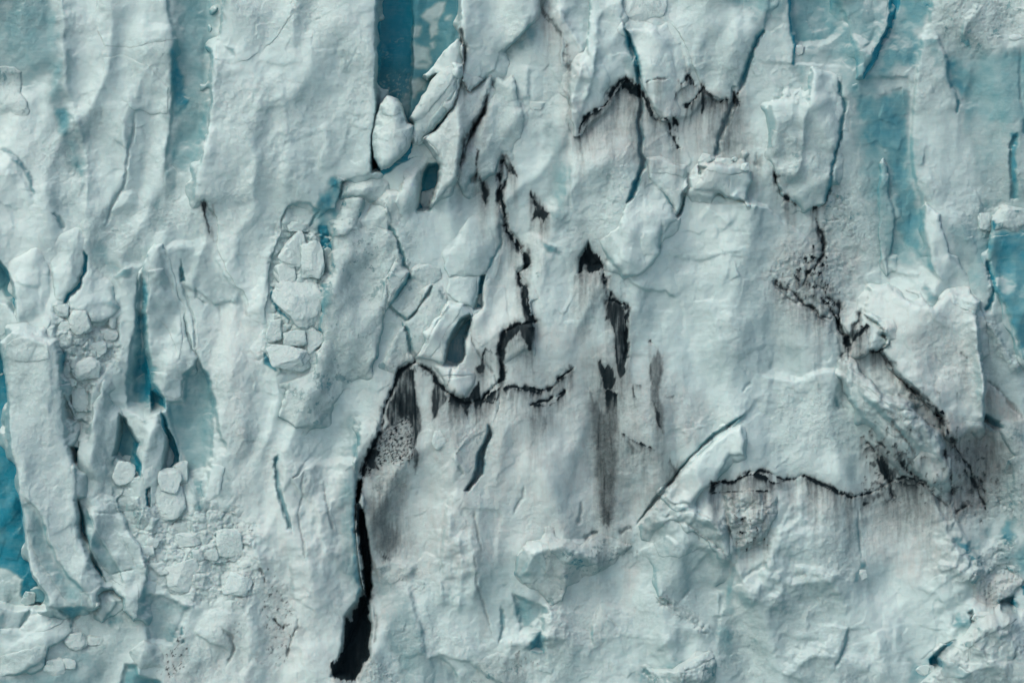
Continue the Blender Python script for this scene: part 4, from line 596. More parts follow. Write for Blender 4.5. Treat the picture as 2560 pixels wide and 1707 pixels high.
AR(SI,2,2,[(1370,170),(1764,140),(3,2,100,180),(3,2,0,260),(1400,260)],.8,12); AR(SI,2,2,[(1100,100),(1400,170),(1480,400),(1250,400),(1100,300)],.45,40); AR(SI,2,2,[(740,750),(880,760),(830,1100),(760,1000)],.6,30); AR(SI,2,2,[(200,850),(760,820),(700,1300),(560,1400),(200,1300)],.35,60)
# ======================================================================= upper right
PB(3,0,[(120,-150),(160,30),(155,130),(162,220),(188,310),(250,330),(330,350),(420,300),(560,160),(450,-150)],.58,26); PF(3,0,[(160,-150),(165,220),(190,320),(420,300),(560,160),(450,-150)],-22,20)
E(3,0,[(120,-150),(162,30),(150,130),(162,220),(187,310),(175,455)],-30,30,34,tip=.05); PB(3,0,[(130,-100),(165,30),(155,130),(167,220),(190,310),(180,450),(165,440),(165,320),(140,220),(140,80)],.85,8)
PB(3,0,[(-300,-150),(100,-150),(110,80),(60,200),(-60,140),(-300,60)],.52,36); PB(3,0,[(190,340),(400,330),(420,420),(300,450),(260,680),(180,560)],.42,26)
PL('ice_slab','ice slab','pale wedge of ice pointing down beside the brightest blue crevice, top right',3,0,[(440,-150),(452,0),(520,100),(560,165),(598,330),(604,545),(648,545),(690,450),(745,340),(800,220),(835,130),(858,0),(868,-150)],56,12,20,(.03,0),.14,.03,52)
PF(3,0,[(860,-150),(925,-150),(908,70),(852,190),(782,322),(732,432),(655,548),(640,540),(735,350),(820,165)],-8,9,base=True); PB(3,0,[(850,-150),(925,-150),(912,70),(856,190),(786,322),(736,432),(655,550),(635,540),(730,350),(815,165)],.99,6,base=True,nz=.05)
PB(3,0,[(925,-150),(1120,-150),(1130,60),(1050,230),(1030,440),(900,470),(850,540),(660,548),(740,440),(790,330),(860,200),(912,70)],.60,24)
E(3,0,[(650,350),(700,300),(740,200),(770,180)],12,14); E(3,0,[(610,550),(800,540),(960,540),(1000,600)],16,24,20)
E(3,0,[(1140,-100),(1110,160),(1050,280),(1025,500),(1000,750),(985,1000),(1000,1200),(1060,1450),(1060,1568),(3,1,1090,160),(3,1,1130,300),(3,1,1220,420)],24,90,60,tip=.05)
PB(3,0,[(570,590),(800,650),(960,600),(985,720),(975,1000),(995,1240),(1055,1460),(3,1,1080,160),(3,1,1120,300),(3,1,1000,200),(3,1,920,100),(880,1568),(860,1400),(830,1200),(800,1040),(700,1010),(640,880),(570,780)],.64,24)
PL('ice_fin','ice fin','slim pale fin of ice standing on the blue face, upper right',3,0,[(805,1090),(825,1150),(832,1300),(858,1400),(872,1568),(3,1,860,100),(3,1,825,200),(3,1,820,330),(3,1,790,240),(3,1,765,60),(760,1568),(765,1250),(775,1130)],27,14,18,(0,0),.10,0,53)
CR(3,0,[(840,1250),(850,1360),(875,1450),(880,1568)],10,3,.6); PB(3,0,[(1070,260),(1160,230),(1210,400),(1200,480),(1120,480),(1090,400)],.45,20)
E(3,0,[(1160,200),(1230,440),(1250,580),(1300,690),(1310,780)],-26,40,40); CR(3,0,[(1300,680),(1308,720),(1300,790)],14,4,.85)
PB(3,0,[(1180,260),(1260,330),(1360,390),(1500,340),(1764,320),(2100,300),(2100,900),(1764,940),(1700,880),(1560,900),(1340,830),(1310,700),(1250,560),(1210,440)],.52,40); PB(3,0,[(1210,440),(1280,430),(1340,560),(1400,600),(1380,680),(1310,680),(1250,570)],.64,20)
PB(3,0,[(1340,830),(1700,900),(2100,900),(2100,1400),(1700,1400),(1640,1200),(1500,1300),(1400,1000)],.36,60); PB(3,0,[(1450,1400),(1600,1390),(1560,1480),(1480,1480)],.6,26)
CR(3,0,[(1700,925),(1665,1010),(1670,1150),(1690,1300),(1692,1390)],34,6,.85,tip=.06); CR(3,0,[(1764,820),(1760,940)],20,5,.8); CR(3,0,[(1735,330),(1735,600),(1750,800)],12,4,.6); PB(3,0,[(1660,920),(1710,920),(1710,1040),(1690,1380),(1665,1150),(1655,1000)],.72,8)
PL('ice_pillar','ice pillar','pale vertical ice pillar right of centre, tapering to a dirty foot',3,0,[(300,478),(400,500),(470,512),(488,560),(494,640),(520,702),(512,850),(490,970),(460,1062),(432,1200),(410,1330),(395,1402),(332,1422),(240,1462),(182,1400),(100,1352),(62,1250),(30,1130),(0,900),(-20,760),(30,690),(200,690),(268,722),(290,620)],56,15,27,(.01,0),.07,.03,54)
CR(3,0,[(488,545),(494,640),(522,705),(514,850),(492,970),(462,1062),(432,1200),(412,1340),(394,1405)],30,4,.85,tip=.03); RG(3,0,[(290,560),(285,700),(245,820),(240,1000),(170,1280)],14,18); PB(3,0,[(60,740),(200,740),(240,830),(220,980),(100,960)],.30,24)
CR(3,0,[(35,1170),(60,1260),(100,1350),(180,1402),(232,1462)],18,4,dirt=.95); DP(3,0,[(30,1160),(60,1230),(65,1290),(40,1230)],.8,6,4); DP(3,0,[(90,1340),(150,1380),(185,1415),(130,1390)],.9,4,3); DR(3,0,[(290,1435),(350,1425),(400,1400)],18,.9,4); DP(3,0,[(285,1430),(300,1430),(290,1490),(280,1480)],.85,4,3)
AR(RO,3,0,[(60,590),(240,680),(260,720),(30,680)],.9,14); AR(RUB,3,0,[(50,590),(150,580),(245,680),(180,700),(30,660)],.9,10); AR(RUB,3,0,[(400,1230),(540,1300),(600,1568),(3,1,600,100),(3,1,420,0),(300,1568),(400,1420)],.8,14); AR(RO,3,0,[(400,1230),(560,1300),(620,1568),(3,1,640,150),(3,1,300,0),(380,1420)],.9,20)
AR(RO,3,0,[(1130,-150),(2100,-150),(2100,300),(1764,290),(1340,390),(1200,320),(1100,160)],.75,30); RG(3,0,[(1460,30),(1360,170),(1320,270)],14,12); E(3,0,[(1480,20),(1440,80),(1350,180),(1320,280)],14,16); PB(3,0,[(1420,60),(1480,20),(1450,80),(1420,90)],.6,8)
PB(3,0,[(1300,-100),(1420,0),(1300,200),(1200,240),(1180,0)],.36,50); PB(3,0,[(1540,0),(1700,0),(1660,200),(1560,220)],.42,40)
BO('small snowy ice nub at the upper right edge of the rough patch',3,0,1650,235,1745,285,.4,70,.7,0); BO('tiny ice knob beside the blue seam at the upper right',3,0,178,315,252,382,.5,71,.8,.05)
BO('smooth rounded ice boulder left of the snow-topped block, right edge',3,0,1440,1475,1528,1590,.6,72,.9,.05,planes=18)
PL('ice_block','ice block','snow-topped blue ice block at the right edge of the cliff',3,0,[(1530,1505),(1570,1470),(1612,1420),(1700,1425),(1780,1455),(2100,1480),(3,1,2100,1000),(3,1,1764,1000),(3,1,1710,860),(3,1,1670,720),(3,1,1640,560),(3,1,1560,440),(3,1,1530,330),(3,1,1520,200),(3,1,1530,40)],44,12,22,(-.02,0),.0,.0,55)
PB(3,1,[(1535,20),(1700,0),(2100,20),(2100,1000),(1764,940),(1700,800),(1660,600),(1545,430),(1520,200)],.68,20); PB(3,0,[(1540,1490),(1612,1425),(1764,1450),(2100,1480),(3,1,2100,0),(3,1,1700,-10),(3,1,1540,10)],.95,8,erase=True)
AR(RO,3,0,[(1540,1490),(1612,1425),(2100,1480),(3,1,2100,0),(3,1,1540,10)],.5,8)
CR(3,1,[(1505,220),(1530,330),(1545,430),(1525,530),(1498,585)],40,6,.95,tip=.04)
# ======================================================================= right middle
PL('ice_pillar','ice pillar','long whitish ice rib running down the blue right-hand wall',3,1,[(3,0,1070,1400),(3,0,1180,1480),(1195,0),(1240,180),(1340,300),(1400,430),(1440,490),(1425,560),(1300,480),(1215,400),(1140,300),(1092,160),(1062,0)],36,14,19,(0,0),.05,.03,56)
PB(3,1,[(1210,-30),(1520,-30),(1510,220),(1500,560),(1450,570),(1450,500),(1400,420),(1340,290),(1250,170)],.46,22); AR(RO,3,1,[(1390,-20),(1520,-30),(1540,60),(1480,80)],.9,12)
AR(RUB,3,1,[(1240,440),(1400,470),(1450,520),(1430,640),(1300,560)],.5,12)
PL('ice_slab','ice slab','largest grey-tinged sloping slab at the right, straight right edge over dark hollows',3,1,[(700,400),(820,390),(950,500),(1050,540),(1130,560),(1240,450),(1400,470),(1450,512),(1425,600),(1430,700),(1440,850),(1480,1000),(1492,1150),(1484,1300),(1480,1390),(1362,1400),(1300,1480),(1215,1440),(1200,1290),(1100,1230),(1050,1160),(950,1072),(880,1000),(830,922),(772,845),(812,790),(790,700),(725,640),(655,590)],71,12,31,(.03,.02),.16,.03,57,silt=.35)
PB(3,1,[(700,480),(1000,500),(1150,700),(1200,900),(1450,1100),(1460,1300),(1200,1200),(1000,900),(800,700)],.28,70); AR(SI,3,1,[(780,650),(1150,600),(1400,850),(1490,1350),(1200,1300),(900,1000)],.6,50)
E(3,1,[(1050,540),(1130,640),(1200,680),(1260,760)],14,24); CR(3,1,[(1150,870),(1160,910),(1210,960)],8,3); CR(3,1,[(1310,850),(1370,910)],8,3,dirt=.4); DP(3,1,[(1180,640),(1250,680),(1230,720)],.35,12,5); PB(3,1,[(1080,420),(1180,480),(1160,520),(1100,500)],.6,16)
CR(3,1,[(770,845),(830,920),(880,1000),(950,1070),(1050,1160),(1130,1220)],24,4,dirt=.75); DP(3,1,[(880,990),(960,1070),(1060,1150),(1140,1220),(1100,1230),(1030,1190),(950,1190),(930,1150),(960,1110)],.8,9,7,.3); DP(3,1,[(930,1180),(985,1150),(1060,1190),(1140,1240),(1120,1290),(1030,1270),(960,1220)],.45,14,6)
DP(3,1,[(980,1235),(1050,1290),(1100,1325),(1150,1380),(1230,1440),(1200,1470),(1100,1370),(1040,1320),(990,1270)],.7,8,6); AR(SI,3,1,[(950,1060),(1200,1240),(1480,1380),(1300,1490),(1200,1450),(980,1250)],1.,20)
PL('dark_stone','stone','small black block-shaped stone lodged in the sloping grey slab',3,1,[(1148,1278),(1190,1252),(1206,1276),(1172,1302),(1150,1298)],8,3,4,(0,0),0,0,58,dirt=1.0,jag=.1)
PF(3,1,[(1490,1280),(1590,1330),(1610,1380),(1560,1390),(1492,1330)],-60,10); PB(3,1,[(1490,1270),(1600,1330),(1620,1385),(1540,1390),(1485,1330)],.75,14); DP(3,1,[(1490,1275),(1545,1300),(1600,1350),(1590,1372),(1500,1330)],.55,10,5)
E(3,1,[(1425,600),(1430,700),(1442,850),(1482,1000),(1492,1150),(1484,1340)],-40,30,20,tip=.06)
AR(SI,3,1,[(1490,1040),(1600,1150),(1764,1300),(1764,1350),(1560,1290),(1490,1250)],1.,16); CR(3,1,[(1490,1040),(1600,1130),(1680,1240),(1764,1330)],12,4,dirt=.5); DP(3,1,[(1490,1050),(1560,1080),(1660,1200),(1560,1200),(1490,1190)],.38,24,10)
AR(RO,3,1,[(1430,590),(1500,590),(1590,680),(1764,980),(1764,1100),(1600,900),(1480,760)],.95,20); RG(3,1,[(1450,600),(1540,700),(1640,880),(1740,1000)],16,18); PB(3,1,[(1500,900),(1700,1000),(1764,1200),(1600,1150)],.3,30)
PL('ice_block','ice block','snowy lobed ice block at the right edge above the dim blue hollows',3,1,[(1600,1340),(1640,1318),(1720,1325),(1800,1310),(2100,1330),(2100,1700),(3,2,1764,330),(3,2,1690,250),(3,2,1680,100),(3,2,1650,30),(1700,1568),(1640,1500),(1590,1400)],44,13,22,(0,0),.03,.1,59,ro=.7)
# dirty rubble, star block
AR(RUB,3,1,[(20,320),(150,140),(400,100),(480,300),(560,500),(540,740),(420,680),(240,560),(40,480)],.55,24); AR(RO,3,1,[(0,180),(400,0),(700,200),(560,500),(540,740),(240,560),(0,480)],.7,30)
DS(3,1,[(140,140),(420,110),(420,300),(480,420),(480,560),(420,560),(300,400),(180,320)],.95,15,.13,24); DS(3,1,[(30,330),(200,300),(330,460),(420,660),(330,620),(240,500),(60,440)],.85,12,.2,20); DP(3,1,[(340,370),(420,390),(475,440),(470,470),(400,440)],.85,8,6); DP(3,1,[(200,150),(235,180),(240,230),(215,200)],.7,6,5)
CR(3,1,[(330,5),(350,60),(392,110),(375,180),(345,260)],16,4,dirt=.75); CR(3,1,[(280,520),(330,600),(405,660)],14,3.5,dirt=.8); CR(3,1,[(360,470),(430,560),(465,620)],14,4,dirt=.85); CR(3,1,[(35,340),(60,410),(150,500),(240,550)],14,3,dirt=.6)
DP(3,1,[(455,580),(490,640),(500,700),(540,740),(520,750),(478,700)],1.0,4,3,.1); PF(3,1,[(455,600),(490,640),(540,740),(520,750),(478,700)],-26,8,base=False); CR(3,1,[(640,555),(620,640),(582,690),(562,800),(550,930)],30,5,dirt=.75); CR(3,1,[(540,760),(540,850),(505,880),(545,940)],14,3.5,dirt=.8); DP(3,1,[(500,870),(520,860),(545,930),(510,910)],.7,5,3)
PL('ice_block','ice block','star-shaped snowy ice block with a dirty seam, above the long diagonal crack',3,1,[(652,588),(722,640),(812,700),(808,725),(772,742),(800,765),(818,795),(780,832),(740,850),(700,852),(660,880),(640,870),(612,800),(590,700),(625,650)],64,12,30,(0,0),.0,.14,60,ro=.5)
CR(3,1,[(620,665),(660,700),(690,750),(695,830)],12,3,dirt=.9); CR(3,1,[(690,850),(750,855),(800,830)],10,3.5,dirt=.9); DP(3,1,[(620,850),(650,870),(660,890),(625,880)],.9,4,3); PB(3,1,[(600,700),(620,720),(640,860),(560,930),(575,800)],.4,10)
AR(SI,3,1,[(560,690),(625,700),(645,860),(550,940)],.9,8); BO('small ice nugget beneath the star-shaped block',3,1,530,920,640,1000,.5,73,.8,.02,.3)
E(3,1,[(330,640),(480,760),(520,940)],-10,30,24); AR(SI,3,1,[(180,0),(700,100),(640,560),(560,800),(420,640),(0,500),(0,200)],.5,60)
for p,h in (([(500,150),(620,130),(700,200)],10),([(560,220),(600,330),(620,400)],12),([(670,330),(700,380),(780,390)],12),([(820,200),(860,300),(960,330),(1060,330)],16),([(480,400),(560,360),(580,290)],10)): E(3,1,p,h,22,18)
PB(3,1,[(820,230),(880,310),(1080,330),(1040,360),(860,340)],.36,12); PB(3,1,[(680,340),(760,380),(700,390)],.35,8)
# lower right mass
E(3,1,[(0,990),(150,1015),(200,1042),(270,1050),(340,1000),(420,990),(510,1010)],-13,60,20,tip=.05); PB(3,1,[(0,950),(520,940),(500,990),(340,995),(270,1045),(100,1000)],.20,20)
PL('ice_ridge','ice ridge','long snowy ridge of ice descending to the right with thin dirty layers',3,1,[(550,955),(652,1020),(782,1150),(850,1185),(920,1200),(1000,1262),(1100,1350),(1200,1420),(1225,1480),(1210,1568),(3,2,1265,20),(3,2,1255,100),(3,2,1225,190),(3,2,1100,200),(3,2,990,100),(3,2,900,30),(860,1568),(820,1480),(760,1400),(650,1300),(560,1180),(530,1050)],64,13,30,(0,.02),.05,.06,61,silt=.2)
for k in range(9): CR(3,1,[(760+18*k,1240+16*k),(880+18*k,1290+18*k),(1010+12*k,1340+22*k)],5,2,dirt=.35)
CR(3,1,[(820,1310),(900,1420),(960,1490),(1000,1568)],18,4.5,.2,dirt=.6); PB(3,1,[(820,1300),(880,1390),(940,1450),(900,1440),(850,1380)],.5,10); CR(3,1,[(740,1270),(800,1330),(880,1400)],12,4,.4)
CR(3,1,[(470,1180),(490,1240),(480,1260)],14,4,.6); CR(3,1,[(500,1200),(530,1250)],10,4,.5); PB(3,1,[(460,1160),(540,1230),(520,1270),(470,1250)],.4,12)
AR(RO,3,1,[(0,1060),(450,1080),(600,1300),(700,1450),(600,1568),(0,1568)],.5,40); PB(3,1,[(0,1050),(480,1060),(700,1350),(840,1568),(0,1568)],.17,60)
PL('ice_block','ice block','faceted dirty ice block at the end of the descending ridge',3,2,[(1055,-20),(1200,-20),(1262,30),(1252,110),(1222,180),(1218,210),(1190,300),(1150,250),(1050,170),(1000,110),(985,30)],48,10,25,(0,0),.12,.14,62,silt=.7)
DP(3,1,[(1215,1470),(1255,1470),(1290,1530),(1400,1540),(1400,1568),(3,2,1340,60),(3,2,1260,0),(1240,1568)],.72,12,10,.4); DP(3,2,[(1225,230),(1275,240),(1290,330),(1250,350),(1225,300)],.8,9,8); DP(3,2,[(1290,10),(1370,20),(1440,190),(1480,300),(1410,220),(1340,120)],.55,16,10,.4); CR(3,2,[(1340,80),(1430,190),(1470,290),(1515,365)],18,4,dirt=.8); DP(3,2,[(1490,350),(1520,350),(1518,385),(1495,390)],1.,4,2); DP(3,2,[(1240,330),(1300,320),(1420,400),(1380,440),(1300,430)],.45,16,8)
DP(3,1,[(1360,1420),(1420,1390),(1500,1400),(1590,1500),(1560,1500),(1480,1430),(1380,1440)],.45,12,8); E(3,1,[(1360,1410),(1480,1400),(1560,1460),(1590,1510)],12,20); PB(3,1,[(1380,1420),(1500,1420),(1600,1520),(1500,1568),(1380,1568)],.32,26)
AR(SI,3,1,[(1200,1450),(1600,1380),(1600,1568),(3,2,1500,400),(3,2,1220,420),(3,2,1220,200)],.9,40)
PB(3,2,[(1210,100),(1640,60),(1680,180),(1500,360),(1300,430),(1220,240)],.35,40)
# big dirty cone
E(3,2,[(275,140),(200,260),(100,450),(0,620),(2,2,1690,800)],14,70,60,tip=.2); PB(3,2,[(120,280),(200,200),(190,300),(100,480),(40,560),(60,420)],.36,20)
DR(3,2,[(270,145),(340,192),(430,232),(480,262),(545,252)],20,.95,4); DR(3,2,[(600,262),(640,250),(700,235)],18,.9,4); DP(3,2,[(620,275),(760,260),(825,250),(830,290),(780,310),(690,350),(640,350),(635,310)],.85,7,7,.4); DP(3,2,[(640,300),(700,330),(700,352),(640,352)],.95,4,2)
DP(3,2,[(685,-30),(740,60),(760,100),(800,150),(830,250),(860,320),(900,240),(870,180),(930,150),(900,90),(860,60),(840,-20),(760,0)],.85,8,8,.3); DP(3,2,[(745,20),(800,20),(840,60),(850,170),(800,160),(760,90)],.97,6,6,.15); CR(3,2,[(900,25),(950,90),(1000,130),(1060,170)],16,4.5,dirt=.9); CR(3,2,[(2060/2.2,0),(980,60),(1040,150)],10,4,dirt=.6)
DP(3,2,[(975,140),(1060,170),(1140,235),(1140,262),(1080,240),(1010,190)],.85,7,7,.3); DP(3,2,[(1000,0),(1040,60),(1060,165),(1010,110)],.7,9,5)  # second patch paints a shaded strip dark through the dirt mask
DR(3,2,[(700,345),(840,300),(900,200),(980,170),(1060,190),(1145,262)],86,.58,6); DR(3,1,[(640,1540),(720,1500),(800,1568)],40,.6); DP(3,1,[(700,1568),(760,1480),(830,1520),(850,1600),(760,1640)],.6,8,8,.4); CR(3,1,[(740,1460),(800,1500),(830,1568)],12,4,dirt=.85)
AR(SI,3,2,[(240,150),(640,260),(1140,260),(1250,540),(1300,760),(1000,900),(700,700),(640,400),(300,400)],.62,50)
E(3,2,[(1150,260),(1190,400),(1250,540),(1310,640),(1400,745)],-30,20,50,tip=.06); PB(3,2,[(1265,540),(1330,560),(1450,640),(1460,715),(1400,740),(1320,650)],.72,16)
CR(3,2,[(625,350),(622,420),(635,560),(645,700)],10,3,.3); PB(3,2,[(580,440),(625,430),(650,560),(655,740),(610,850),(590,860),(630,760),(600,620)],.40,14); PB(3,2,[(640,720),(665,750),(640,790),(610,860),(580,870),(610,800)],.66,9); PB(3,2,[(590,860),(640,860),(610,1000),(600,1160),(660,1130),(680,1180),(580,1180)],.36,14)
RG(3,2,[(190,260),(240,262),(280,240)],6,8)
E(3,2,[(170,770),(190,752),(340,772),(480,822),(560,872)],-14,30,12); E(3,2,[(340,985),(470,1003),(580,1032)],-10,24,12); E(3,2,[(260,1130),(330,1090),(370,1060)],8,20); CR(3,2,[(555,1180),(545,1255),(505,1380),(460,1460)],20,4,.55,tip=.1); E(3,2,[(555,1170),(545,1260),(500,1390)],-22,20,30); BO('flat snowy fragment on the lower right shelf edge',3,2,215,775,335,875,-.25,74,.6,0); BO('small bright ice shard beside the blue hole low on the cone',3,2,610,780,682,855,.1,75,.8,0)
PB(3,2,[(550,1180),(640,1160),(700,1300),(640,1400),(560,1340)],.32,24); E(3,2,[(500,1360),(560,1350),(640,1400),(720,1430)],-12,24,18)
for p,h in (([(730,1200),(760,1300),(750,1400)],8),([(860,1150),(870,1350),(900,1400)],9),([(1020,900),(1100,950),(1160,960),(1200,1030)],9),([(480,1560),(560,1500),(700,1475)],8),([(1210,820),(1250,790),(1290,780)],8),([(0,1350),(150,1400),(300,1480)],9),([(0,1450),(140,1510),(260,1568)],9),([(60,1220),(200,1260),(400,1260)],9),([(1180,1130),(1230,1160),(1290,1100)],9)): E(3,2,p,h,20,24)
AR(RO,3,2,[(0,900),(560,900),(560,1568),(0,1568)],.42,50); PB(3,2,[(0,700),(560,850),(580,1150),(500,1400),(0,1500)],.19,60)
# right rubble & pits
AR(RUB,3,2,[(1200,400),(1280,380),(1300,520),(1240,500)],.7,12); AR(RUB,3,2,[(1480,160),(1640,170),(1764,280),(1900,300),(1900,460),(1764,420),(1560,420),(1300,480),(1310,430),(1500,380)],.75,20); AR(RO,3,2,[(1200,380),(1480,150),(1900,250),(1900,480),(1560,430),(1300,500)],.9,30)
AR(RUB,3,2,[(1370,660),(1420,660),(1460,720),(1640,560),(1764,560),(1700,640),(1560,740),(1700,770),(1760,860),(1660,1000),(1580,1000),(1420,950),(1340,800)],.8,16); AR(RO,3,2,[(1370,650),(1700,560),(1764,860),(1600,1050),(1340,850)],.9,24)
PL('ice_heap','ice heap','crumbly snowy ice heap at the right, brownish below, over a dark blue gap',3,2,[(1345,770),(1440,740),(1530,765),(1620,790),(1700,768),(1720,820),(1762,865),(1700,930),(1680,1010),(1600,1020),(1560,1072),(1480,1060),(1420,1000),(1380,900)],34,13,20,(0,0),.03,.15,63,ro=.9,silt=.5)
AR(SI,3,2,[(1390,900),(1560,930),(1600,1070),(1420,1050)],1.,20); DS(3,2,[(1480,850),(1570,850),(1560,1040),(1490,1000)],.7,7,.2)
PB(3,2,[(1560,740),(1620,640),(1764,570),(1900,560),(1900,900),(1764,880),(1700,770)],.56,26); PB(3,2,[(1620,440),(1690,440),(1720,560),(1640,600),(1600,540)],.68,18); PB(3,2,[(1280,520),(1500,480),(1640,420),(1560,560),(1450,700),(1300,600)],.46,24); PB(3,2,[(1600,100),(1764,0),(1900,0),(1900,250),(1680,190)],.3,40)
PF(3,2,[(1590,990),(1690,960),(1700,1070),(1590,1075)],-60,8); PB(3,2,[(1575,990),(1690,960),(1705,1075),(1580,1085)],.82,12); DP(3,2,[(1590,1050),(1650,1040),(1700,1075),(1600,1085)],.5,8,4)
PF(3,2,[(1370,1080),(1400,1060),(1425,1150),(1390,1170)],-40,10); PB(3,2,[(1260,1080),(1380,1060),(1425,1140),(1300,1220),(1270,1150)],.55,20); DP(3,2,[(1380,1080),(1410,1090),(1425,1150),(1395,1140)],.7,8,5); PB(3,2,[(1300,880),(1400,900),(1380,1060),(1250,1000)],.36,26); PB(3,2,[(1740,900),(1764,880),(1900,900),(1900,960),(1760,950)],.85,8)
PL('ice_block','ice block','large snow-dusted ice block filling the lower right corner',3,2,[(1090,1568),(1130,1500),(1180,1445),(1180,1392),(1272,1312),(1350,1240),(1432,1162),(1520,1100),(1562,1092),(1600,1070),(1652,1065),(1700,1100),(1764,1130),(2100,1100),(2100,1800),(1080,1800)],84,18,38,(0,0),.05,.08,64,ro=.5,silt=.12)
PB(3,2,[(1185,1400),(1260,1410),(1390,1490),(1340,1510),(1200,1490),(1180,1450)],.42,12); PB(3,2,[(1540,1240),(1640,1220),(1600,1260)],.5,6); PB(3,2,[(1600,1360),(1700,1360),(1700,1400),(1620,1390)],.5,6); DP(3,2,[(1620,1410),(1640,1410),(1640,1435)],.8,4,3); DP(3,2,[(1700,1325),(1745,1330),(1720,1345)],.7,4,3); DP(3,2,[(1625,1185),(1640,1183),(1635,1192)],.8,3,2); AR(RUB,3,2,[(1100,1500),(1300,1520),(1764,1500),(1764,1700),(1050,1700)],.8,30); AR(RUB,3,2,[(1270,1300),(1450,1160),(1650,1080),(1800,1200),(1764,1450),(1300,1450)],.7,30)
PF(3,2,[(1110,1400),(1180,1320),(1285,1275),(1190,1390),(1190,1450),(1120,1480)],-70,14); PB(3,2,[(1100,1400),(1180,1320),(1290,1270),(1195,1390),(1195,1450),(1120,1490)],.96,16); DP(3,2,[(1170,1350),(1285,1275),(1190,1385),(1185,1440),(1160,1440)],.6,10,3); PB(3,2,[(980,1420),(1120,1380),(1120,1500),(1080,1568),(960,1568)],.56,30)
BO('rounded snow-covered ice lump in front of the lower right corner block',3,2,1400,1070,1530,1150,.1,76,.8,.0,.2,planes=16); BO('bottom edge ice lump left of the corner block',3,2,1000,1440,1140,1510,.3,77,.6,.05)

# ======================================================================= parts
PT('snow-topped blue ice block','snow_cap',3,0,[(1532,1508),(1570,1472),(1612,1424),(1700,1428),(1780,1458),(2100,1484),(3,1,2100,-50),(3,1,1760,-15),(3,1,1690,5),(3,1,1600,-5),(3,1,1545,18)],10,8,6,ro=.8,label='white snow cap on the blue block')
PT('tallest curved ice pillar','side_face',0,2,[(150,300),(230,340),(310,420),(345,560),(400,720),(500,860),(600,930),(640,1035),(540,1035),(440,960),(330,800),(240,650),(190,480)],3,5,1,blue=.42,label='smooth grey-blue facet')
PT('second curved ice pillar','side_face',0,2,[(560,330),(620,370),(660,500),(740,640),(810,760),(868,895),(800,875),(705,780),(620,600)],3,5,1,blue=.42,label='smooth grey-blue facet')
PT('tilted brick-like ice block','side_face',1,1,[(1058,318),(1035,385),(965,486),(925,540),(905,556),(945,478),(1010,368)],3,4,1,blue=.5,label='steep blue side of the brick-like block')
PT('big smooth ice prism','side_face',1,1,[(1320,820),(1378,735),(1440,655),(1468,615),(1400,625),(1320,720),(1265,830),(1290,915)],3,6,1,blue=.45,label='shaded side of the prism')  # facet tinted bluer to carry the shade on this side
PT('broad tapering ice slab','front_face',0,1,[(1020,300),(1130,280),(1220,500),(1268,760),(1240,900),(1150,700),(1040,560)],4,8,2,blue=.26)
PT('star-shaped snowy','lower_lobe',3,1,[(712,692),(798,702),(776,740),(812,795),(742,842),(704,828),(700,760)],9,7,5,fac=.1)
PT('trapezoid ice block','top_slab',2,0,[(1348,1134),(1400,1126),(1480,1152),(1590,1124),(1636,1178),(1500,1204),(1340,1178)],7,6,4)
PT('rounded white ice knob','crest',1,1,[(1357,958),(1500,1015),(1430,1022),(1350,1012),(1272,1014),(1232,948)],7,7,4)
PT('large snow-dusted ice block','snow_crust',3,2,[(1280,1312),(1350,1244),(1432,1168),(1560,1100),(1650,1072),(1700,1112),(1600,1180),(1450,1250),(1330,1345)],6,8,3,ro=.8)
for k,p in enumerate(([(1500,280),(1600,262),(1620,340),(1530,370)],[(1630,230),(1720,262),(1730,340),(1640,330)],[(1490,400),(1580,385),(1590,480),(1510,520)],[(1610,370),(1730,360),(1740,460),(1630,480)],[(1600,510),(1720,490),(1730,590),(1620,600)])): PT('lumpy heap of cemented','boulder',2,2,p,13,9,9,ro=.6,silt=.25,fac=.14,seed=k+3)
PT('long snowy ridge','crest',3,1,[(556,962),(652,1026),(780,1154),(850,1190),(920,1206),(995,1262),(900,1246),(780,1196),(650,1086)],5,7,2,ro=.6)
PT('bright crumbly ice ledge','snow_crest',2,2,[(1200,1410),(1290,1374),(1366,1340),(1398,1395),(1330,1420),(1260,1440),(1180,1470)],9,7,5,ro=.9)
PT('largest grey-tinged sloping slab','snowy_edge',3,1,[(1245,455),(1400,474),(1446,514),(1424,598),(1340,560),(1260,520)],7,8,4,ro=.5)
PT('broad smooth ice tower','lower_block',1,0,[(235,1416),(380,1410),(436,1456),(372,1568),(1,1,366,28),(1,1,205,33),(172,1528)],10,9,6,blue=.15)
PT('pale vertical ice pillar right','rough_shoulder',3,0,[(20,900),(90,920),(200,960),(190,1180),(120,1300),(70,1240),(35,1130)],4,8,1,ro=.7)

# the continuous melt-out seam that steps down the wall, and the dirty shear zone at the right
X3 = lambda p: [(3*x, 3*y) for x, y in p]
seam = X3([(1163,355),(1150,395),(1145,435),(1160,490),(1165,530),(1190,570),(1213,605),(1190,630),(1205,690),(1222,740),(1190,745),(1160,760),(1150,800),(1155,870),(1140,880),(1110,915),(1070,925),(1030,905),(1005,880),(985,845),(955,832),(920,850),(900,890),(880,950),(868,1000),(845,1050),(825,1120),(822,1200),(835,1300),(845,1370),(820,1440),(790,1490),(765,1530)])
CR(0,0,seam,20,5.2,dirt=1.0,tip=.02)
DP(0,0,X3([(1160,745),(1222,735),(1230,790),(1215,800),(1190,765),(1165,790),(1160,850),(1145,840),(1148,790)]),.95,6,5); DP(0,0,X3([(1195,640),(1208,690),(1222,740),(1212,745),(1196,700)]),1.,5,3)
DR(0,0,X3([(1030,905),(1070,928),(1110,918),(1150,885)]),60,.8,5); DR(0,0,X3([(1160,765),(1222,742)]),75,.7,5)
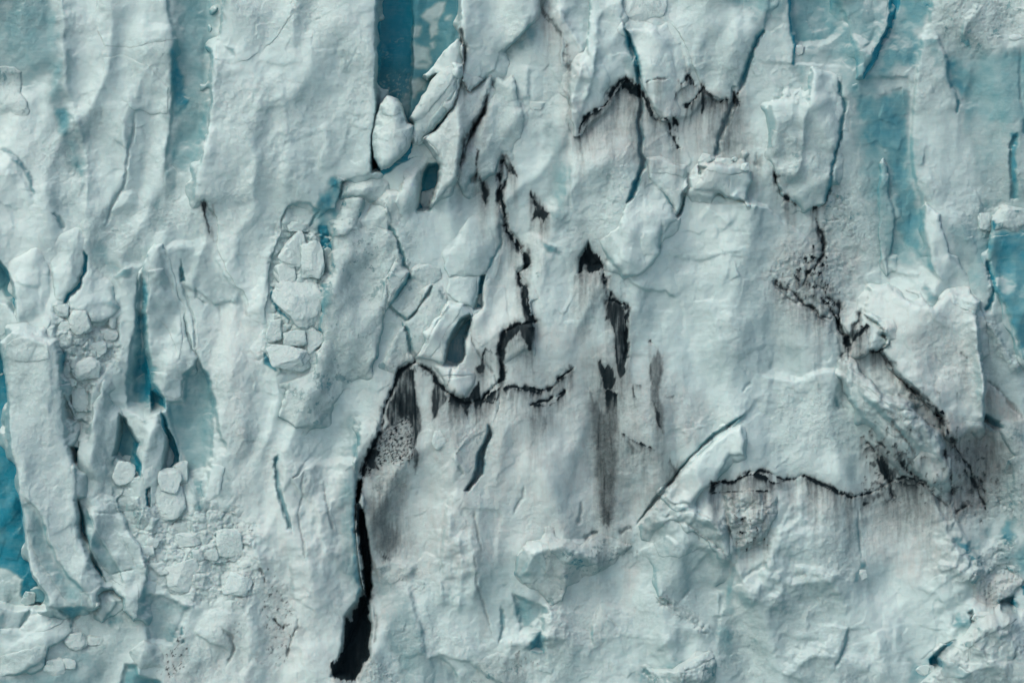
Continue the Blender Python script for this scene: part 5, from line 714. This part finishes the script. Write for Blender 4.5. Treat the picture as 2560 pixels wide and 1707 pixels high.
for pl in ([(1870,490),(1885,540),(1890,590),(1850,630),(1840,660)],[(1850,620),(1890,660),(1925,700),(1935,745),(1950,790)],[(1775,640),(1800,660),(1850,700),(1890,725),(1920,735)],[(2030,812),(2080,885),(2120,920),(2155,950),(2185,1010),(2215,1060),(2255,1110),(2270,1150)],[(1990,1010),(2030,1060),(2050,1110),(2045,1160)],[(2050,1020),(2090,1080),(2150,1130)],[(2170,1010),(2180,1100),(2200,1170),(2230,1150)]): CR(0,0,X3(pl),14,4.4,dirt=.82,tip=.1,jag=2.2)
DS(0,0,X3([(1830,575),(1885,590),(1900,640),(1945,720),(1930,760),(1870,700),(1780,650),(1800,625)]),.75,14,.17,40)
DP(0,0,X3([(2060,860),(2150,925),(2210,1000),(2290,1110),(2240,1190),(2180,1130),(2165,1040),(2095,965)]),.40,34,12,.5); DS(0,0,X3([(2060,860),(2150,925),(2210,1000),(2290,1110),(2240,1190),(2180,1130),(2165,1040),(2095,965)]),.6,18,.05,60)
DP(0,0,X3([(1990,1000),(2060,990),(2090,1070),(2140,1110),(2100,1150),(2010,1160),(1985,1130),(2020,1080)]),.45,30,12,.5); DS(0,0,X3([(1990,1000),(2060,990),(2110,1060),(2150,1130),(2030,1170),(1980,1150)]),.7,16,.06,44)
DP(0,0,X3([(2180,1000),(2300,990),(2330,1040),(2260,1120),(2200,1090)]),.38,30,14,.5)
for pl,a in (([(0,-40),(140,-40),(150,120),(150,200),(60,190),(0,160)],.46),([(395,-40),(490,-40),(470,120),(470,280),(440,380),(400,480),(350,520),(385,380),(395,200)],.42),([(1800,-40),(2110,-40),(2100,80),(2080,170),(2030,190),(2120,330),(2120,480),(2110,620),(2030,600),(1990,480),(1950,300),(1930,180),(1900,110),(1820,100)],.50),([(2150,60),(2352,130),(2400,500),(2290,470),(2230,400),(2190,260)],.42),([(2200,480),(2352,500),(2352,900),(2290,780),(2250,640),(2180,560)],.40),([(2260,530),(2400,520),(2400,850),(2330,760),(2280,640)],.62),([(1700,60),(1830,90),(1830,330),(1900,420),(1800,380),(1740,300),(1660,330)],.28),([(2230,1130),(2400,1080),(2400,1400),(2300,1330),(2220,1250)],.36),([(1380,330),(1560,330),(1540,500),(1400,560)],.20)):
    PB(0,0,X3(pl),a,45)

# broad lee slopes under the overhanging slabs
E(0,0,X3([(1310,310),(1345,300),(1400,250),(1430,195),(1480,215),(1530,280),(1580,270),(1620,225),(1690,240)]),26,60,34,tip=.1)
E(0,0,X3([(1600,470),(1750,470),(1840,540),(1900,600)]),-20,90,60,tip=.2)
E(0,0,X3([(1560,1080),(1660,1010),(1700,960),(1760,900)]),16,70,60,tip=.2)
E(0,0,X3([(1740,860),(1830,870),(1900,850),(1950,860)]),-22,70,50,tip=.15)
E(0,0,X3([(1940,860),(2000,930),(2090,1010),(2170,1080)]),18,50,70,tip=.15)
E(0,0,X3([(1180,1330),(1230,1260),(1300,1240),(1400,1250)]),-26,70,40,tip=.15)
E(0,0,X3([(1000,1500),(1080,1520),(1150,1568),(1200,1640)]),20,50,50,tip=.1)
E(0,0,X3([(1700,1180),(1690,1300),(1660,1400),(1640,1500)]),22,60,80,tip=.2)
E(0,0,X3([(2190,1180),(2230,1260),(2280,1340)]),-26,40,70,tip=.1)

def seamline(p, w=3.6, a=.95, dep=10, jag=1.8): CR(0,0,X3(p),dep,w,dirt=a,tip=.05,jag=jag)
seamline([(1325,310),(1345,270),(1395,238),(1420,196),(1437,180),(1470,212),(1482,228),(1505,275),(1545,275),(1562,300)]); seamline([(1570,252),(1600,215),(1616,200),(1640,232),(1690,236),(1697,212)]); seamline([(1530,270),(1545,310),(1552,340)],3); seamline([(1560,200),(1585,175),(1590,205)],4)
DR(0,0,X3([(1345,272),(1395,240),(1437,182),(1470,212)]),70,.75,6); DR(0,0,X3([(1482,228),(1505,275),(1545,278)]),50,.7,6); DR(0,0,X3([(1570,252),(1616,205),(1640,232),(1692,238)]),95,.62,7)
seamline([(1160,888),(1200,893),(1240,902),(1270,890),(1290,868),(1322,845)],3.8); seamline([(1220,925),(1260,922),(1300,898)],3.8); DR(0,0,X3([(1160,890),(1240,903),(1322,850)]),34,.75,5); DR(0,0,X3([(1225,928),(1265,925)]),80,.6,4)
seamline([(1340,560),(1352,610),(1380,605),(1388,640),(1400,690),(1436,700),(1440,760),(1432,850)],5,1.0,14); DP(0,0,X3([(1398,688),(1436,700),(1442,780),(1436,860),(1420,880),(1404,800)]),.9,10,8,.3)
DP(0,0,X3([(1355,900),(1400,830),(1420,880),(1418,1000),(1420,1100),(1400,1215),(1375,1200),(1362,1050)]),.62,34,14,.4)
DP(0,0,X3([(1510,1010),(1560,1080),(1530,1150),(1480,1190),(1450,1150),(1500,1080)]),.42,26,14,.4)
seamline([(1632,1125),(1634,1104),(1690,1100),(1722,1082),(1762,1086),(1800,1102),(1850,1090),(1885,1112),(1930,1132),(1972,1136),(2010,1126),(2050,1100),(2090,1095),(2140,1125)],3.6); DR(0,0,X3([(1850,1092),(1885,1114),(1972,1138),(2050,1105),(2145,1128)]),80,.6,6)
DP(0,0,X3([(1100,410),(1112,405),(1122,450),(1112,480),(1100,450)]),.9,6,6); DP(0,0,X3([(1218,440),(1235,445),(1265,490),(1255,510),(1225,500)]),.85,7,7)
seamline([(1250,25),(1275,60),(1300,110),(1305,170)],3,.6,8); DP(0,0,X3([(1270,60),(1295,100),(1308,180),(1290,140)]),.4,12,8)
seamline([(1925,735),(1950,790),(1990,740)],5); seamline([(2140,1130),(2180,1160),(2200,1100)],4,.7)
RG(0,0,X3([(1950,880),(2060,960),(2170,1060),(2200,1130)]),26,70); RG(0,0,X3([(1540,1150),(1640,1200),(1700,1290)]),26,60); RG(0,0,X3([(2150,1150),(2200,1260),(2260,1350)]),18,50); RG(0,0,X3([(1850,1130),(1780,1260),(1720,1400)]),22,70)
# melt water carries the dirt a little way down the face
acc = np.zeros(NU, np.float32); SM = np.zeros_like(DI)
dec = (np.exp(-STEP/(34+70*np.clip(.4+1.4*perlin(U/21+3.1, V/190+8.8), 0, 1.4)))).astype(np.float32)
for j in range(NV):
    acc = np.maximum(acc*dec[j], DI[j]); acc[1:-1] = acc[1:-1]*.9+.05*(acc[2:]+acc[:-2]); SM[j] = acc
sm_w = np.clip(.72+.9*STREAK+.5*fbm(U/60, V/90, 2, .5, 81.), 0, 1)*ss(U, 1010, 1150)

def blur(A, n):
    k = np.ones(2*n+1)/(2*n+1)
    for ax in (0, 1): A = np.apply_along_axis(lambda m: np.convolve(m, k, 'same'), ax, A)
    return A.astype(np.float32)
DI = np.maximum(DI, blur(blur(np.clip(DI, 0, 1), 4), 5)*.62)
DI = np.maximum(DI, SM*.78*sm_w)
SI = np.maximum(SI, np.clip(SM*1.1, 0, .9))


# finely stepped, flaky crust where the face catches drifting snow
fl = fbm(XW/26+YW/60, YW/13, 3, .6, 301.)
F += np.where(np.abs(fl) < .5, (fl-np.floor(fl*3.0)/3.0), 0)*11.0*np.clip(RO-.14, 0, .8)

for pl,a,f in (([(1445,235),(1480,230),(1478,420),(1440,330)],.30,30),([(1350,285),(1440,200),(1470,260),(1400,330),(1345,320)],.22,40),([(1630,235),(1695,232),(1690,330),(1640,350)],.34,30),([(1580,230),(1625,240),(1600,330)],.2,30),([(1330,520),(1390,560),(1380,660),(1340,760),(1320,640)],.22,40),([(1350,780),(1440,860),(1450,1000),(1430,1180),(1370,1190),(1350,960)],.25,50),([(1180,880),(1320,870),(1300,960),(1200,960)],.16,40),([(1700,250),(1740,330),(1700,400),(1660,360)],.18,40),([(850,1090),(930,1090),(940,1250),(880,1290),(840,1200)],.28,40),([(2180,1010),(2320,1000),(2330,1110),(2210,1150)],.40,50),([(2010,1130),(2140,1120),(2150,1210),(2040,1230)],.24,40)):
    P_ = q(0,0,X3(pl)); s_ = crop(P_, f*2); m_ = ss(sdf(XW[s_], YW[s_], P_)+JN[s_]*f*.7, -f, f)*a*1.45*(.75+.5*STREAK[s_]); DI[s_] = np.maximum(DI[s_], m_+DI[s_]*(1-m_)*.9)

for pts,h,w in (([(1190,1330),(1220,1270),(1290,1250),(1370,1290),(1400,1380)],20,34),([(1420,1250),(1500,1200),(1600,1170),(1680,1210),(1700,1300)],24,40),([(1130,1568),(1180,1480),(1280,1460),(1380,1500)],20,34),([(1480,1520),(1560,1440),(1660,1460)],14,30),([(1740,1440),(1800,1340),(1900,1330),(1960,1400)],18,40),([(1780,1568),(1860,1500),(1960,1510)],16,30),([(1000,1160),(1010,1300),(1020,1420)],16,26),([(1080,1180),(1090,1300),(1080,1420)],14,24),([(560,1180),(600,1300),(640,1420)],16,40),([(700,1030),(740,1200),(760,1330)],16,44),([(1560,600),(1640,720),(1660,860)],14,60),([(1300,330),(1300,480),(1270,560)],16,30),([(1340,100),(1320,220),(1290,300)],18,20),([(540,60),(480,240),(460,420)],16,30),([(640,120),(660,300),(640,460)],12,60),([(2230,700),(2250,850),(2255,970)],20,20)):
    RG(0,0,X3(pts),h,w,tip=.3)
for x0,y0,x1,y1,sg in ((1440,1230,1620,1330,1),(1200,1400,1330,1500,1),(1750,1180,1930,1300,1),(620,1100,720,1230,-1),(1000,1040,1090,1150,1)):
    E(0,0,X3([(x0,(y0+y1)/2),((x0+x1)/2,y0),(x1,(y0+y1)/2)]),-15*sg,34,22,tip=.25)

PB(3,0,[(850,-150),(925,-150),(912,70),(856,190),(786,322),(736,432),(655,550),(640,540),(730,350),(815,165)],.97,5,nz=.05)

for pl,a,fe in (([(1800,-40),(2110,-40),(2090,150),(2020,260),(1940,180),(1850,150)],.44,70),([(1960,200),(2060,200),(2110,420),(2130,600),(2020,600),(1960,420)],.46,50),([(2170,200),(2290,130),(2400,130),(2400,480),(2280,480),(2210,360)],.42,70),([(2190,560),(2290,530),(2290,700),(2250,720)],.40,40),([(-60,-40),(140,-40),(150,180),(60,200),(-60,150)],.44,50),([(2200,1190),(2400,1150),(2400,1330),(2260,1290)],.34,50)):
    PB(0,0,X3(pl),a,fe)
# snow lumps banked in the lower right corner
for pts,h,w in (([(2200,1500),(2260,1440),(2352,1420)],30,40),([(2160,1568),(2240,1530),(2330,1520)],24,34),([(2150,1480),(2220,1420),(2260,1390)],16,26),([(2130,1290),(2200,1300),(2260,1330)],20,34),([(2010,850),(2100,960),(2170,1040)],20,44)): RG(0,0,X3(pts),h,w,tip=.3)

PT('tallest curved ice pillar','head',0,1,[(60,800),(200,735),(345,785),(360,900),(200,930),(60,900)],5,10,2,ro=.5)
PT('tallest curved ice pillar','foot',0,2,[(560,940),(640,930),(712,880),(680,950),(684,1020),(640,1050),(560,1040)],4,7,2)
PT('second curved ice pillar','foot',0,2,[(870,960),(960,880),(965,1040),(965,1105),(932,1125),(876,1055)],5,8,2)
PT('broad tapering ice slab','lower_lip',0,1,[(1040,1000),(1150,1010),(1245,1050),(1248,1168),(1205,1180),(1125,1145),(1050,1090)],6,9,3)
PT('star-shaped snowy','upper_lobe',3,1,[(655,595),(720,645),(790,695),(712,688),(690,740),(630,690)],8,7,5,fac=.1)
PT('trapezoid ice block','side_face',2,0,[(1500,1208),(1636,1182),(1640,1250),(1612,1320),(1598,1386),(1505,1360)],4,6,2,blue=.12)
PT('rounded white ice knob','lower_lobe',1,1,[(1320,1040),(1420,1028),(1490,1030),(1490,1100),(1440,1152),(1392,1164),(1330,1136)],8,9,5)
PT('large snow-dusted ice block','side_face',3,2,[(1190,1402),(1260,1412),(1385,1490),(1340,1508),(1205,1490),(1184,1450)],4,7,2,blue=.4,label='smooth blue-grey face low on the block')
PT('snow-topped blue ice block','side_face',3,1,[(1540,60),(1700,40),(2100,60),(2100,900),(1764,900),(1700,760),(1650,580),(1560,430),(1530,200)],3,8,1,blue=.66,label='smooth blue side of the block')
PT('long leaning ice block','snow_crust',1,0,[(1405,440),(1420,470),(1330,600),(1230,720),(1150,820),(1090,840),(1140,710),(1210,585),(1300,480)],7,9,5,ro=.8)
PT('long leaning ice block','side_face',1,0,[(1410,580),(1345,735),(1215,890),(1145,975),(1200,830),(1300,700)],3,6,1,blue=.3,label='shaded blue underside')  # shade of the underside put into its blue tint
PT('rounded finger of ice','tip',1,0,[(905,668),(958,690),(990,730),(1005,790),(930,810),(860,790),(855,720)],6,10,4,ro=.5)
PT('rounded finger of ice','foot',1,0,[(830,960),(1000,900),(1050,950),(1050,1015),(990,1075),(930,1140),(855,1160),(820,1090)],4,9,3,blue=.14)
PT('bent ice block','crest',1,0,[(1075,1022),(1175,958),(1250,1055),(1200,1090),(1100,1080),(1040,1100)],7,7,4,ro=.6)
PT('bent ice block','front_face',1,0,[(1010,1250),(1110,1200),(1120,1320),(1100,1440),(1050,1490),(990,1480),(960,1400)],5,8,3)
PT('big smooth ice prism','front_face',1,1,[(1260,670),(1330,530),(1415,540),(1400,600),(1310,710),(1260,820),(1200,890),(1130,880),(1190,780)],3,6,1,blue=.1)
PT('tilted brick-like ice block','front_face',1,1,[(970,228),(1050,310),(1000,368),(935,470),(905,545),(900,460),(895,375),(940,280)],3,4,1,ro=.8)
PT('long snowy ridge','front_face',3,1,[(640,1100),(780,1220),(900,1290),(980,1360),(960,1450),(860,1440),(760,1360),(660,1270)],4,8,2,ro=.5)
PT('bright crumbly ice ledge','base',2,2,[(940,1480),(1180,1480),(1260,1450),(1330,1430),(1300,1560),(1150,1575),(1000,1620),(960,1560)],4,8,3,ro=.8)
PT('largest grey-tinged sloping slab','lower_lip',3,1,[(1220,1260),(1340,1330),(1470,1330),(1474,1382),(1362,1392),(1300,1470),(1225,1436)],6,9,3,silt=.6)
PT('broad smooth ice tower','upper_face',1,0,[(0,0,1560,-120),(200,-120),(260,100),(120,300),(0,0,1700,420),(0,0,1490,420),(0,0,1520,250)],4,16,2)
PT('pale vertical ice pillar right','foot',3,0,[(200,1280),(395,1250),(400,1330),(388,1398),(330,1416),(244,1456),(190,1396)],5,9,3)
PT('long hanging ice slab','lower_lobe',0,0,[(715,400),(860,380),(1040,480),(1160,600),(1160,780),(1030,800),(985,770),(930,768),(895,740),(852,650),(784,578),(722,490)],5,10,2)
PT('long hanging ice slab','upper_face',0,0,[(680,-120),(1120,-120),(1150,20),(1190,180),(1205,280),(900,330),(720,320),(682,240),(655,100)],4,10,2)
PT('pale wedge of ice pointing','tip',3,0,[(606,360),(730,330),(686,448),(644,538),(608,538)],4,8,2)
PT('pale wedge of ice pointing','upper_face',3,0,[(470,-120),(830,-120),(828,40),(790,160),(640,240),(560,150),(520,90),(464,0)],3,9,1)
PT('triangular ice block','upper_face',2,0,[(940,1100),(1010,1092),(1096,1120),(1186,1178),(1190,1230),(1060,1200),(960,1190)],5,7,3)
PT('triangular ice block','tip',2,0,[(1050,1310),(1180,1300),(1165,1390),(1158,1450),(1132,1492),(1118,1468),(1102,1385)],3,6,2)
PT('wide pale ice block filling','upper_lobe',0,2,[(150,1190),(240,1098),(400,1070),(460,1058),(440,1150),(300,1200)],5,9,3)
PT('wide pale ice block filling','lower_lip',0,2,[(0,1380),(200,1330),(320,1310),(292,1410),(128,1502),(0,1520)],6,9,3,ro=.5)
PT('rounded snowy ice mass','snow_crust',2,2,[(250,575),(350,600),(470,640),(520,595),(600,535),(700,570),(840,625),(700,720),(520,760),(360,740),(260,650)],6,10,3,ro=.9)
PT('rounded snowy ice mass','front_face',2,2,[(40,700),(120,620),(200,610),(230,740),(200,860),(70,880),(20,800)],4,10,2,blue=.2)
PT('large teal-tinged ice mass','upper_face',2,2,[(970,600),(1030,512),(1095,442),(1175,470),(1280,552),(1290,640),(1150,700),(1000,690)],5,9,3)
PT('large teal-tinged ice mass','snow_crust',2,2,[(985,965),(1060,965),(1220,1068),(1325,1165),(1310,1185),(1180,1100),(1010,1005)],6,7,3,ro=1.0,label='crumbly white crust')
PT('whitish silt-streaked ice wall','upper_face',1,1,[(1705,10),(1764,20),(2,1,40,110),(2,1,55,250),(2,1,30,330),(1640,330),(1670,220)],3,8,1,silt=.4)
PT('whitish silt-streaked ice wall','front_face',1,1,[(1580,420),(1720,400),(1740,600),(1680,720),(1560,820),(1480,760),(1486,640),(1562,570)],4,8,2,silt=.45)
# ======================================================================= texture of the relief
v1 = voro(XW/46, YW/58)
SM = lambda a: a
fac = (v1[0]-.5)*2.2 + (v1[1]*v1[3]*46+v1[2]*v1[4]*58)*.16
msk = ss(fbm(U/260, V/260, 2, .5, 40.), -.25, .35)
F += fac*.62*(.25+.75*msk)*(1-RUB)
v2 = voro(XW/19+3.3, YW/23+8.8)
F += ((v2[0]-.5)*1.4+(v2[1]*v2[3]*19+v2[2]*v2[4]*23)*.22)*(.15+.9*RO)*(1-RUB)
v3 = voro(XW/34+1.7, YW/31+2.9)
chunk = (v3[0]-.5)*15+(v3[1]*v3[3]*34+v3[2]*v3[4]*31)*.75-9*np.exp(-(v3[5]/.13)**2)
v4 = voro(XW/14+5.1, YW/13+.4)
chunk2 = (v4[0]-.5)*6+(v4[1]*v4[3]*14+v4[2]*v4[4]*13)*.7-4*np.exp(-(v4[5]/.15)**2)
F += RUB*(.42*chunk+.55*chunk2+fbm(XW/30, YW/26, 4, .6, 19.)*9)
F += fbm(XW/24, YW/20, 3, .55, 12.)*1.6*(.4+RO*1.4)
g_ = fbm(XW/11, YW/10, 3, .62, 13.); F += (np.abs(g_)*-7.0+g_*2.2)*np.clip(RO-.3, 0, 1)

MAT = ice_material()
def soft(A): return A
L0 *= .5; TOP = L0.copy(); NF = np.clip(.62+1.25*fbm(U/150, V/170, 3, .5, 91.), .14, 1.0)
s0 = (slice(0, NV), slice(0, NU))
# edge of the world beyond the frame bends back into the glacier
base_H = L0+F
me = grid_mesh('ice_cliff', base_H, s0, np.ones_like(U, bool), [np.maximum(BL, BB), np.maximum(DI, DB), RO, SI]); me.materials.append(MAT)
link('ice_cliff', me, kind='structure', label='pale blue and white glacier front filling the whole view')
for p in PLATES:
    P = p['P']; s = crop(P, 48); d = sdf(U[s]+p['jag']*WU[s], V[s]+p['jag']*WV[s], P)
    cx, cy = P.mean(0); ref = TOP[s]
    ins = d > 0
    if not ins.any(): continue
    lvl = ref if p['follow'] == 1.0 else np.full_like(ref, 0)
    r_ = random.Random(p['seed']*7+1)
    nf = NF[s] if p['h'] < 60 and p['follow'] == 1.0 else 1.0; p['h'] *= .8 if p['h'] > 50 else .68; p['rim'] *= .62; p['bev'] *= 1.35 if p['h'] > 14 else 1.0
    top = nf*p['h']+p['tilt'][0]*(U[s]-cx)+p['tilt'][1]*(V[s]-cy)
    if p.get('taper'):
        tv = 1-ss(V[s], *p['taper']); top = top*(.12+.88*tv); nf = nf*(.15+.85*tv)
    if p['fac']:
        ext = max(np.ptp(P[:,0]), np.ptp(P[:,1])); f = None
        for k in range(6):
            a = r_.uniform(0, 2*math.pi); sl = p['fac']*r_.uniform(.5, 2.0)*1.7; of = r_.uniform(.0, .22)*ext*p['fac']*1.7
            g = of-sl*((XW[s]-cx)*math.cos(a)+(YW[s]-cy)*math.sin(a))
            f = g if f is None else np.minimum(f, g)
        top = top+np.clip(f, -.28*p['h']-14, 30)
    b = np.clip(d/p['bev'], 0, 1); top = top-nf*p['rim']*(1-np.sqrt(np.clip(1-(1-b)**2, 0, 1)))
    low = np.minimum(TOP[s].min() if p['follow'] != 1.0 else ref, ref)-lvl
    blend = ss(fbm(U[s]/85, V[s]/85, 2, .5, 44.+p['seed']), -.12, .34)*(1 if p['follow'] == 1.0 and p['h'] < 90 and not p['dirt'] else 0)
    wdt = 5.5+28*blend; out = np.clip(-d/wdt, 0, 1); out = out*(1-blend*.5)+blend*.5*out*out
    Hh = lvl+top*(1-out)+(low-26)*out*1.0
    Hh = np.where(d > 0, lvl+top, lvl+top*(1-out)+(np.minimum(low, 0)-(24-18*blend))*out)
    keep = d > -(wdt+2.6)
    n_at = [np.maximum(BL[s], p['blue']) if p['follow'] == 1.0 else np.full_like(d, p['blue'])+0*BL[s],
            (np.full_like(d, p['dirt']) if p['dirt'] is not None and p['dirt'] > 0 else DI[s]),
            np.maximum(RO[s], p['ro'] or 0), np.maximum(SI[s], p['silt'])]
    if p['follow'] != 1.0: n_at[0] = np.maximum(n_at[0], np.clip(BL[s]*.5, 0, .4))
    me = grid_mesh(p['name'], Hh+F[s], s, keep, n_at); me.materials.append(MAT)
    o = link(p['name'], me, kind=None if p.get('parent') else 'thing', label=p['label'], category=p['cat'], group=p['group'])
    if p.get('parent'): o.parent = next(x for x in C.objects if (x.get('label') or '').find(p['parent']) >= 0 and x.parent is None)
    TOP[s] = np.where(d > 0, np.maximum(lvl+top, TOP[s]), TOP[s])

# ======================================================================= free boulders: faceted, chipped lumps seated in the relief
def ico(n):
    bm = bmesh.new(); bmesh.ops.create_icosphere(bm, subdivisions=n, radius=1)
    co = np.array([v.co[:] for v in bm.verts], np.float32); fa = np.array([[v.index for v in f.verts] for f in bm.faces], np.int32); bm.free(); return co, fa
ICO = {4: ico(5), 5: ico(6)}
for name, cat, label, cen, half, up, seed, dep, blue, silt, group, rot, planes in BOULD:
    r_ = np.random.RandomState(seed*13+5); big = max(half) > 36
    co, fa = ICO[5 if big else 4]
    nrm = r_.normal(size=(planes, 3)); ax = np.array([[1,0,0],[-1,0,0],[0,0,1],[0,0,-1],[0,-1,0],[0,1,0]])+r_.normal(size=(6,3))*.28; nrm[:6] = ax; nrm /= np.linalg.norm(nrm, axis=1)[:,None]; dist = r_.uniform(.64, .92, planes)
    dt = co@nrm.T; rr = np.where(dt > .05, dist/np.maximum(dt, .05), 9)
    kk = 26.; rad = -np.log(np.exp(-kk*rr).sum(1)+np.exp(-kk*(1.2 if planes <= 9 else 1.06)))/kk
    ph = r_.uniform(0, 90)
    pts = co*rad[:,None]
    mx = np.abs(pts).max(0); pts = pts/mx
    dis = fbm(pts[:,0]*1.7+ph+pts[:,1]*.8, pts[:,2]*1.7+ph-pts[:,1]*.9, 4, .55)*.15 + fbm(pts[:,0]*4+ph, pts[:,2]*4+pts[:,1]*3, 4, .6)*.05
    pts = pts*(1+dis[:,None])
    m = (half[0]*half[1])**.5
    i = int(np.clip((cen[0]-U1[0])/STEP, 3, NU-4)); j = int(np.clip((cen[1]-V1[0])/STEP, 3, NV-4))
    w = max(2, int(m/STEP*.6)); Hc = TOP+0
    loc = np.median((TOP[max(j-w,0):j+w, max(i-w,0):i+w]+F[max(j-w,0):j+w, max(i-w,0):i+w]))
    bx = (cen[0]-1280)*S; bz = (853.5-cen[1])*S; by = -(loc+m*(up*.75-(.12 if up > .5 else .30)))*S
    half = half*1.1
    W = np.stack([pts[:,0]*half[0]*S, pts[:,1]*m*dep*.62*S, pts[:,2]*half[1]*S], 1)
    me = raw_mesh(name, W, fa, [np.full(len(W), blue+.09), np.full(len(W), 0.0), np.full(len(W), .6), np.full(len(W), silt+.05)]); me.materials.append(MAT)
    o = link(name, me, kind='thing', label=label, category=cat, group=group); o.location = (bx, by, bz)

# unseen water plane added below view, kept pale to bounce light up the cliff
me = bpy.data.meshes.new('bounce_lake'); me.from_pydata([(-420,-700,-26),(420,-700,-26),(420,14,-26),(-420,14,-26)], [], [(0,1,2,3)])
lm = bpy.data.materials.new('bounce_lake_mat'); lm.use_nodes = True; n_ = lm.node_tree; bs = n_.nodes['Principled BSDF']; tn = n_.nodes.new('ShaderNodeTexNoise'); tn.inputs['Scale'].default_value = .25; tn.inputs['Detail'].default_value = 8
gm = n_.nodes.new('ShaderNodeNewGeometry'); n_.links.new(gm.outputs['Position'], tn.inputs['Vector']); cr_ = n_.nodes.new('ShaderNodeValToRGB'); cr_.color_ramp.elements[0].position = .44; cr_.color_ramp.elements[0].color = (.24,.36,.36,1); cr_.color_ramp.elements[1].position = .56; cr_.color_ramp.elements[1].color = (.66,.72,.72,1)
n_.links.new(tn.outputs['Fac'], cr_.inputs[0]); n_.links.new(cr_.outputs[0], bs.inputs['Base Color']); bs.inputs['Roughness'].default_value = .35
me.materials.append(lm); link('bounce_lake', me, kind='structure')
# ======================================================================= light, sky, camera
sc = bpy.context.scene
w = bpy.data.worlds.new('World'); sc.world = w; w.use_nodes = True; nt = w.node_tree
bg = nt.nodes['Background']; sky = nt.nodes.new('ShaderNodeTexSky'); sky.sky_type = 'NISHITA'; sky.sun_disc = False
D = np.array(SUN_FROM, float); D /= np.linalg.norm(D)
sky.sun_elevation = math.asin(D[2]); sky.sun_rotation = math.atan2(D[0], D[1]); sky.dust_density = 4; sky.air_density = 1.0; sky.ozone_density = .6
nt.links.new(sky.outputs[0], bg.inputs[0]); bg.inputs[1].default_value = SKY
ld = bpy.data.lights.new('sun', 'SUN'); ld.energy = SUN; ld.angle = math.radians(SUN_ANG); ld.color = (1, .975, .945)
lo = bpy.data.objects.new('sun', ld); C.objects.link(lo)
from mathutils import Vector
lo.rotation_euler = Vector(D).to_track_quat('Z', 'Y').to_euler(); lo.location = (-20, -60, 60)
cd = bpy.data.cameras.new('camera'); cam = bpy.data.objects.new('camera', cd); C.objects.link(cam); sc.camera = cam
DIST = 450.0
cam.location = (0, -DIST, 0); cam.rotation_euler = (math.radians(90), 0, 0); cd.sensor_width = 36; cd.lens = 36*DIST/60.0
cd.clip_start = 1; cd.clip_end = 2000
sc.view_settings.view_transform = 'Standard'; sc.view_settings.look = 'None'; sc.view_settings.exposure = EXPO; sc.view_settings.gamma = 1
